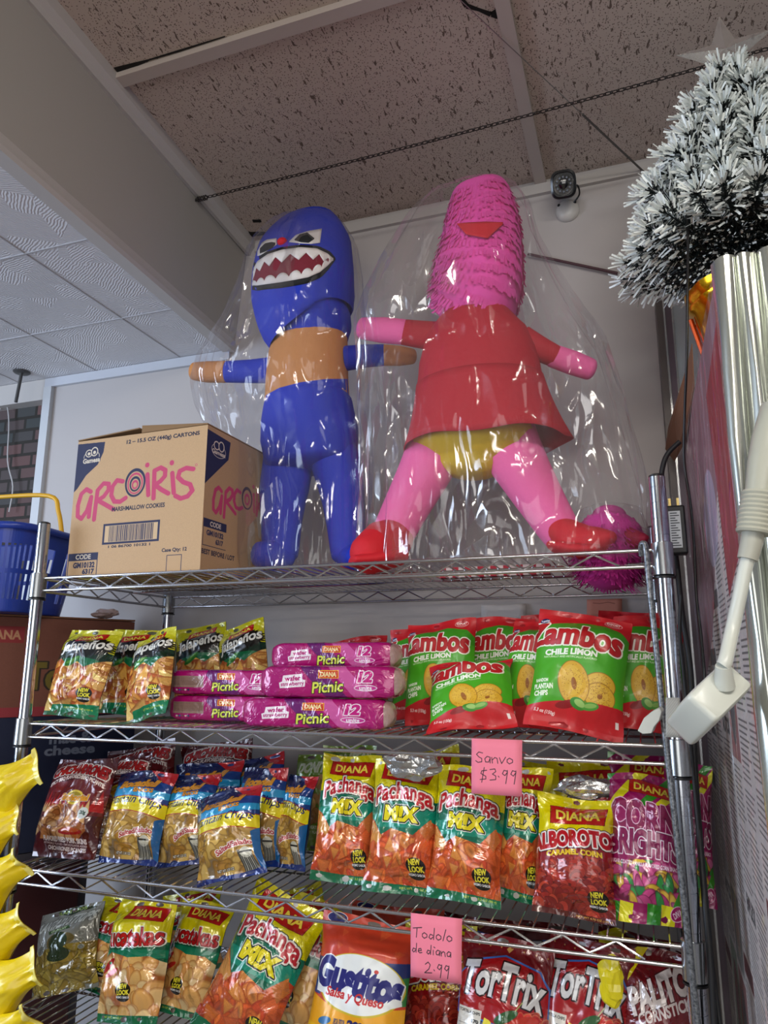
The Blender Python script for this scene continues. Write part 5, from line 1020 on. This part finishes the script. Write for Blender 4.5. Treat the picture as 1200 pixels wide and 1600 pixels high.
def pack(cx, y0, z0, L, label, yaw=0, end=False, h=.052, d=.06, xflip=False, seed=0):
    root = placed('wafer_pack', Matrix.Translation((cx,y0,z0)) @ Matrix.Rotation(yaw,4,'Z'), label, 'wafer pack', 'strawberry wafer packs on the middle shelf')
    NU, NP = 40, 32; V = []; UV = []; F = []; MI = []
    for i in range(NU+1):
        u = i/NU; x = (u-.5)*L; s = 1-.16*max(0, (abs(u-.5)-.44)/.06)**2
        for j in range(NP+1):
            q = 2*math.pi*j/NP-math.pi*.75; c, z = math.cos(q), math.sin(q); e = .38
            y = d/2*s*abs(c)**e*(1 if c >= 0 else -1); zz = h/2*s*abs(z)**e*(1 if z >= 0 else -1); w = 1+.03*mnoise.noise(Vector((u*14, j*.5, seed)))+.02*mnoise.noise(Vector((u*40, j*.9, seed))); V.append((x, y*w, h/2+zz*w)); UV.append((u, min(1, max(0, .5+zz/h*1.0))))
    for i in range(NU):
        for j in range(NP):
            a = i*(NP+1)+j; F.append((a, a+NP+1, a+NP+2, a+1)); q = 2*math.pi*(j+.5)/NP-math.pi*.75; front = math.cos(q+math.pi/2) < 99 and (V[a][1] < -d*.28)
            MI.append(0 if front else 1)
    if end:
        k = int(NU*.30)
        for i in range(k):
            for j in range(NP):
                if MI[i*NP+j] == 0: MI[i*NP+j] = 2
        UV = [((u/.30), v) if u <= .30 and False else (u, v) for u, v in UV]
    o = mesh('wrapped_pack', V, F, [mwf, m_wm, mwe], None, True, None, MI)
    l = o.data.uv_layers.new(name='UVMap')
    for p_ in o.data.polygons:
        for li in p_.loop_indices:
            u, v = UV[o.data.loops[li].vertex_index]; l.data[li].uv = (u/.30, v) if MI[p_.index] == 2 else ((u*(1.0 if not end else 1.12)-.0, v))
    o.parent = root
    for s in (-1, 1):
        b = MB(); R = []
        for k, (xx, sc_) in enumerate(((L/2-.004,.88),(L/2+.004,.8),(L/2+.010,.55),(L/2+.014,.18))):
            R.append([Vector((s*xx+.001*mnoise.noise(Vector((j,k,seed))), d/2*sc_*(1 if k < 3 else 1.4)*abs(math.cos(q))**.5*(1 if math.cos(q) >= 0 else -1), h/2+h/2*sc_*(1+.06*math.sin(5*q+k))*abs(math.sin(q))**.5*(1 if math.sin(q) >= 0 else -1))) for j, q in enumerate([2*math.pi*j/28 for j in range(28)])])
        o = b.rings(R if s > 0 else [r[::-1] for r in R]).build('end_fold', m_cf if s > 0 else m_wm, None); o.parent = root
Z2 = ZS[1]+.0055
def pk(x0, x1, Y, z0, label, **k):
    a, b = xat(x0, Y-.03, z0+.025), xat(x1, Y-.03, z0+.025); pack((a+b)/2, Y, z0, b-a-.024, label, **k)
pk(372,608,.050,Z2,'pink strawberry wafer pack lying at the shelf edge, lowest in front', seed=1)
pk(258,470,.140,Z2,'pink strawberry wafer pack at the bottom left, partly behind the front pack', end=True, seed=2, h=.050)
pk(258,470,.140,Z2+.051,'pink strawberry wafer pack stacked on the lower left pack', end=True, seed=3, h=.050)
pk(402,622,.052,Z2+.053,'pink strawberry wafer pack turned slightly, middle of the front stack', yaw=.05, seed=4, h=.056)
pk(418,618,.125,Z2+.103,'pink strawberry wafer pack on the very top of the stack', seed=5, h=.050)
# ------------------------------------------------------------------ snack bags
Z3, Z4 = ZS[2]+.0045, ZS[3]+.0045; Z2b = ZS[1]+.0045
G = {'jalapeno':'jalapeño tortilla chip bags on the second shelf','zambos':'chile limón plantain chip bags on the second shelf','chicharrones':'maroon pork skin bags on the third shelf','plantain':'blue plantain chip bags on the third shelf','pachanga':'orange and green mixed snack bags',
 'alborotos':'red caramel corn bags','cornbrights':'striped corn snack bags','yucatekas':'yellow cassava chip bags on the lowest shelf','gustitos':'orange cheese snack bags','tortrix':'dark red corn chip bags','palitos':'corn stick bags','strips':'plantain strip bags','donitas':'green wheat snack bags','yellowbag':'yellow bags hanging at the left'}
NM = {'zambos':'plantain_chip_bag','plantain':'plantain_chip_bag','jalapeno':'tortilla_chip_bag','chicharrones':'pork_skin_bag','alborotos':'caramel_corn_bag','cornbrights':'corn_snack_bag','pachanga':'snack_mix_bag','yucatekas':'cassava_chip_bag','gustitos':'cheese_snack_bag','tortrix':'corn_chip_bag','palitos':'corn_stick_bag','strips':'plantain_strip_bag','donitas':'wheat_snack_bag','yellowbag':'hanging_snack_bag'}
BAGS = [
 # kind, bottom x, Y, top x, top y, Ytop, width, shelf z, label, yaw, thick
 ('jalapeno',106,.055,150,986,.105,108,Z2b,'yellow and green jalapeño tortilla chip bag nearest the left post on the second shelf',0,.026),
 ('jalapeno',185,.155,214,985,.19,92,Z2b,'jalapeño tortilla chip bag mostly hidden behind and right of the leftmost one',0,.02),
 ('jalapeno',228,.060,246,990,.12,92,Z2b,'jalapeño tortilla chip bag at the front just left of the pink wafer packs',-.1,.026),
 ('jalapeno',312,.27,314,978,.31,92,Z2b,'jalapeño tortilla chip bag in shade behind the lower wafer packs, left of another',.1,.024),
 ('jalapeno',385,.26,376,977,.30,92,Z2b,'jalapeño tortilla chip bag in shade behind the wafer packs, rightmost of its kind',0,.024),
 ('zambos',565,.32,562,997,.36,92,Z2b,'green and red chile limón bag with only its rim above the top wafer pack',0,.02),
 ('zambos',655,.26,652,982,.31,90,Z2b,'chile limón bag deep behind the leftmost upright one',0,.02),
 ('zambos',688,.15,690,972,.215,118,Z2b,'upright chile limón bag at the left of its row behind the slumped bag',.05,.026),
 ('zambos',778,.215,783,966,.275,112,Z2b,'chile limón bag standing behind, second of the upright ones, with tilted red top',-.1,.024),
 ('zambos',736,.035,735,1036,.130,144,Z2b,'short slumped chile limón bag leaning back in front above the pink price note',0,.03),
 ('zambos',822,.120,850,972,.185,104,Z2b,'chile limón bag squeezed just left of the largest front bag',-.15,.024),
 ('zambos',862,.27,858,962,.31,90,Z2b,'chile limón bag at the back with only its red top above the row',0,.02),
 ('zambos',894,.045,915,962,.105,150,Z2b,'largest chile limón bag standing at the front of the shelf',.05,.034),
 ('zambos',975,.26,982,956,.31,96,Z2b,'chile limón bag at the back behind the right end of the row',0,.02),
 ('zambos',1006,.120,1014,968,.185,112,Z2b,'chile limón bag at the right end of the row behind the grey rod',0,.024),
 ('chicharrones',96,.055,138,1187,.115,122,Z3,'maroon spicy pork skin bag at the front left of the third shelf',0,.028),
 ('chicharrones',176,.160,196,1182,.21,112,Z3,'maroon pork skin bag right behind the front left one',0,.024),
 ('chicharrones',215,.29,222,1165,.33,132,Z3,'maroon pork skin bag high at the back near the blue carton',0,.022),
 ('chicharrones',335,.31,340,1160,.35,132,Z3,'dark maroon pork skin bag at the back behind the blue plantain bags',0,.022),
 ('plantain',196,.060,232,1207,.12,108,Z3,'blue plantain chip bag, leftmost and leaning right in front',0,.026),
 ('plantain',285,.085,302,1213,.14,98,Z3,'blue plantain chip bag between the two front ones, half covered',-.05,.024),
 ('plantain',360,.035,357,1237,.085,116,Z3,'blue plantain chip bag nearest the shelf edge with the full yellow lettering band',0,.028),
 ('plantain',318,.210,328,1192,.25,118,Z3,'blue plantain chip bag standing back with its dark blue top showing',0,.024),
 ('plantain',398,.135,415,1200,.175,88,Z3,'blue plantain chip bag just right of the frontmost one, mostly hidden',-.1,.022),
 ('plantain',405,.25,398,1183,.28,104,Z3,'blue plantain chip bag deep behind the right-hand plantain bags',0,.022),
 ('plantain',448,.135,470,1212,.175,66,Z3,'narrow blue plantain chip bag at the right end of its group',-.35,.022),
 ('donitas',482,.27,500,1180,.31,78,Z3,'green wheat snack bag standing in shade left of the mixed snack bags',0,.022),
 ('donitas',540,.33,548,1165,.36,90,Z3,'green wheat snack bag furthest back behind the first mixed snack bag',0,.02),
 ('pachanga',533,.085,552,1180,.135,96,Z3,'yellow-topped green mixed snack bag on the third shelf, first from the left',.2,.028),
 ('pachanga',622,.058,640,1190,.115,112,Z3,'yellow-topped green mixed snack bag on the third shelf under a silver foil flap',0,.03),
 ('pachanga',722,.050,740,1200,.10,112,Z3,'yellow-topped green mixed snack bag on the third shelf directly under the pink price note',0,.03),
 ('pachanga',806,.090,822,1198,.14,84,Z3,'yellow-topped green mixed snack bag on the third shelf beside the caramel corn bag',.1,.026),
 ('pachanga',818,.22,828,1190,.26,110,Z3,'yellow-topped green mixed snack bag behind with its yellow top right of the pink note',.1,.022),
 ('pachanga',690,.24,665,1172,.27,110,Z3,'yellow-topped green mixed snack bag deep behind the middle mixed snack bags',0,.022),
 ('alborotos',896,.035,902,1246,.085,122,Z3,'red and yellow caramel corn bag at the front of the third shelf',0,.032),
 ('alborotos',915,.20,912,1188,.25,118,Z3,'caramel corn bag standing in shade behind the front caramel corn bag',0,.024),
 ('cornbrights',1012,.045,1006,1212,.10,112,Z3,'pink green and yellow frosted corn snack bag at the right end of the third shelf',0,.03),
 ('cornbrights',1010,.21,1008,1180,.25,112,Z3,'striped corn snack bag behind the front frosted corn snack bag',0,.024),
 ('cornbrights',1079,.16,1074,1192,.19,70,Z3,'striped corn snack bag peeking out right of the rack post',.1,.02),
 ('strips',98,.110,112,1420,.16,118,Z4,'grey clear plantain strip bag at the left of the lowest shelf',0,.026),
 ('yucatekas',150,.130,206,1408,.20,108,Z4,'yellow cassava chip bag behind and left of the front one',0,.024),
 ('yucatekas',196,.050,232,1408,.12,112,Z4,'yellow cassava chip bag at the front with its whole red lettering showing',0,.028),
 ('yucatekas',275,.105,326,1410,.18,92,Z4,'yellow cassava chip bag between the front one and the mixed snack bag',-.1,.024),
 ('yucatekas',300,.28,300,1392,.32,100,Z4,'yellow cassava chip bag in shade at the back of the lowest shelf',0,.02),
 ('pachanga',352,.040,458,1400,.12,124,Z4,'yellow-topped green mixed snack bag leaning right on the lowest shelf',0,.03),
 ('pachanga',470,.29,455,1388,.33,110,Z4,'yellow-topped green mixed snack bag at the back of the lowest shelf behind the leaning one',0,.02),
 ('yucatekas',435,.125,508,1410,.19,94,Z4,'yellow cassava chip bag tucked behind the leaning mixed snack bag left of the orange bag',0,.024),
 ('gustitos',545,.035,580,1436,.095,152,Z4,'orange salsa and cheese snack bag with white oval on the lowest shelf',0,.034),
 ('gustitos',610,.22,620,1415,.26,150,Z4,'orange cheese snack bag behind the front orange one',0,.026),
 ('alborotos',680,.120,690,1440,.18,112,Z4,'red snack bag behind the lower pink note on the lowest shelf',0,.026),
 ('tortrix',775,.040,795,1466,.10,142,Z4,'dark red spicy corn chip bag left of its twin on the lowest shelf',0,.032),
 ('tortrix',905,.055,925,1468,.115,130,Z4,'dark red corn chip bag right of its twin on the lowest shelf',-.1,.03),
 ('tortrix',740,.24,748,1432,.28,140,Z4,'dark red corn chip bag in shade behind the left front corn chip bag',0,.026),
 ('tortrix',880,.25,885,1448,.29,140,Z4,'dark red corn chip bag in shade behind the right front corn chip bag',0,.026),
 ('palitos',1030,.060,1034,1486,.11,116,Z4,'dark red cornsticks bag at the right end of the lowest shelf',0,.028),
 ('palitos',1000,.24,1005,1460,.28,130,Z4,'dark red cornsticks bag behind the front cornsticks bag',0,.024),
]
for i, (kd, bx, Yb, tx, ty, Yt, w, z, lab, yaw, th) in enumerate(BAGS):
    bag(kd, bx, Yb, tx, ty, Yt, w, z, lab, G[kd], yaw, th, i+1, name=NM[kd])
# yellow bags hanging on a clip strip at the left, nearer the viewer
YL = ['topmost yellow and red bag hanging at the left edge','second yellow bag from the top hanging at the left edge','third yellow bag from the top hanging at the left edge','fourth yellow bag from the top hanging at the left edge','fifth yellow bag from the top hanging at the left edge','lowest yellow bag hanging at the left edge']
for i, (tx_, ty_, dy_, w) in enumerate(((60,1196,100,170),(27,1276,70,150),(36,1346,80,150),(40,1436,80,160),(58,1509,84,165),(53,1592,90,165))):
    Pb = at(-82, ty_+dy_, -.13-.006*i); bag('yellowbag', -40, -.13-.006*i, tx_, ty_, -.145-.006*i, w, 0, YL[i], G['yellowbag'], .25, .024, 80+i, name='hanging_snack_bag', Pb=Pb, taper=.74)
cs = MB(); p0, p1 = at(-12,1120,-.115), at(-60,1800,-.115); cs.box((p0.x-.012,-.117,.5),(p0.x-.002,-.115,p0.z+.1)); tag(cs.build('clip_strip', mat('clear_strip','#b8b8b0',.3)), 'plastic clip strip behind the yellow bags at the left edge', 'clip strip')
# foil flap over the second pachanga bag, yellow flap by the cornsticks
m_foil = mat('silver_foil', '#c4c4c2', .22, .9, bump=(60,.6,.006)); crumple('foil_flap', at(646,1196,.045), .044,.012,.021, m_foil, 'crumpled silver foil wrapper lying over the second mixed snack bag', 'foil wrapper', 3, .55)
crumple('foil_flap', at(920,1232,.10), .050,.012,.016, m_foil, 'crumpled silver foil wrapper edge above the caramel corn bag', 'foil wrapper', 8, .5)
crumple('yellow_wrapper', at(955,1535,.025), .016,.008,.030, mat('yellow_film','#d8c80c',.3,coat=.5), 'crumpled yellow wrapper corner between the corn chip and cornstick bags', 'wrapper', 5, .45)
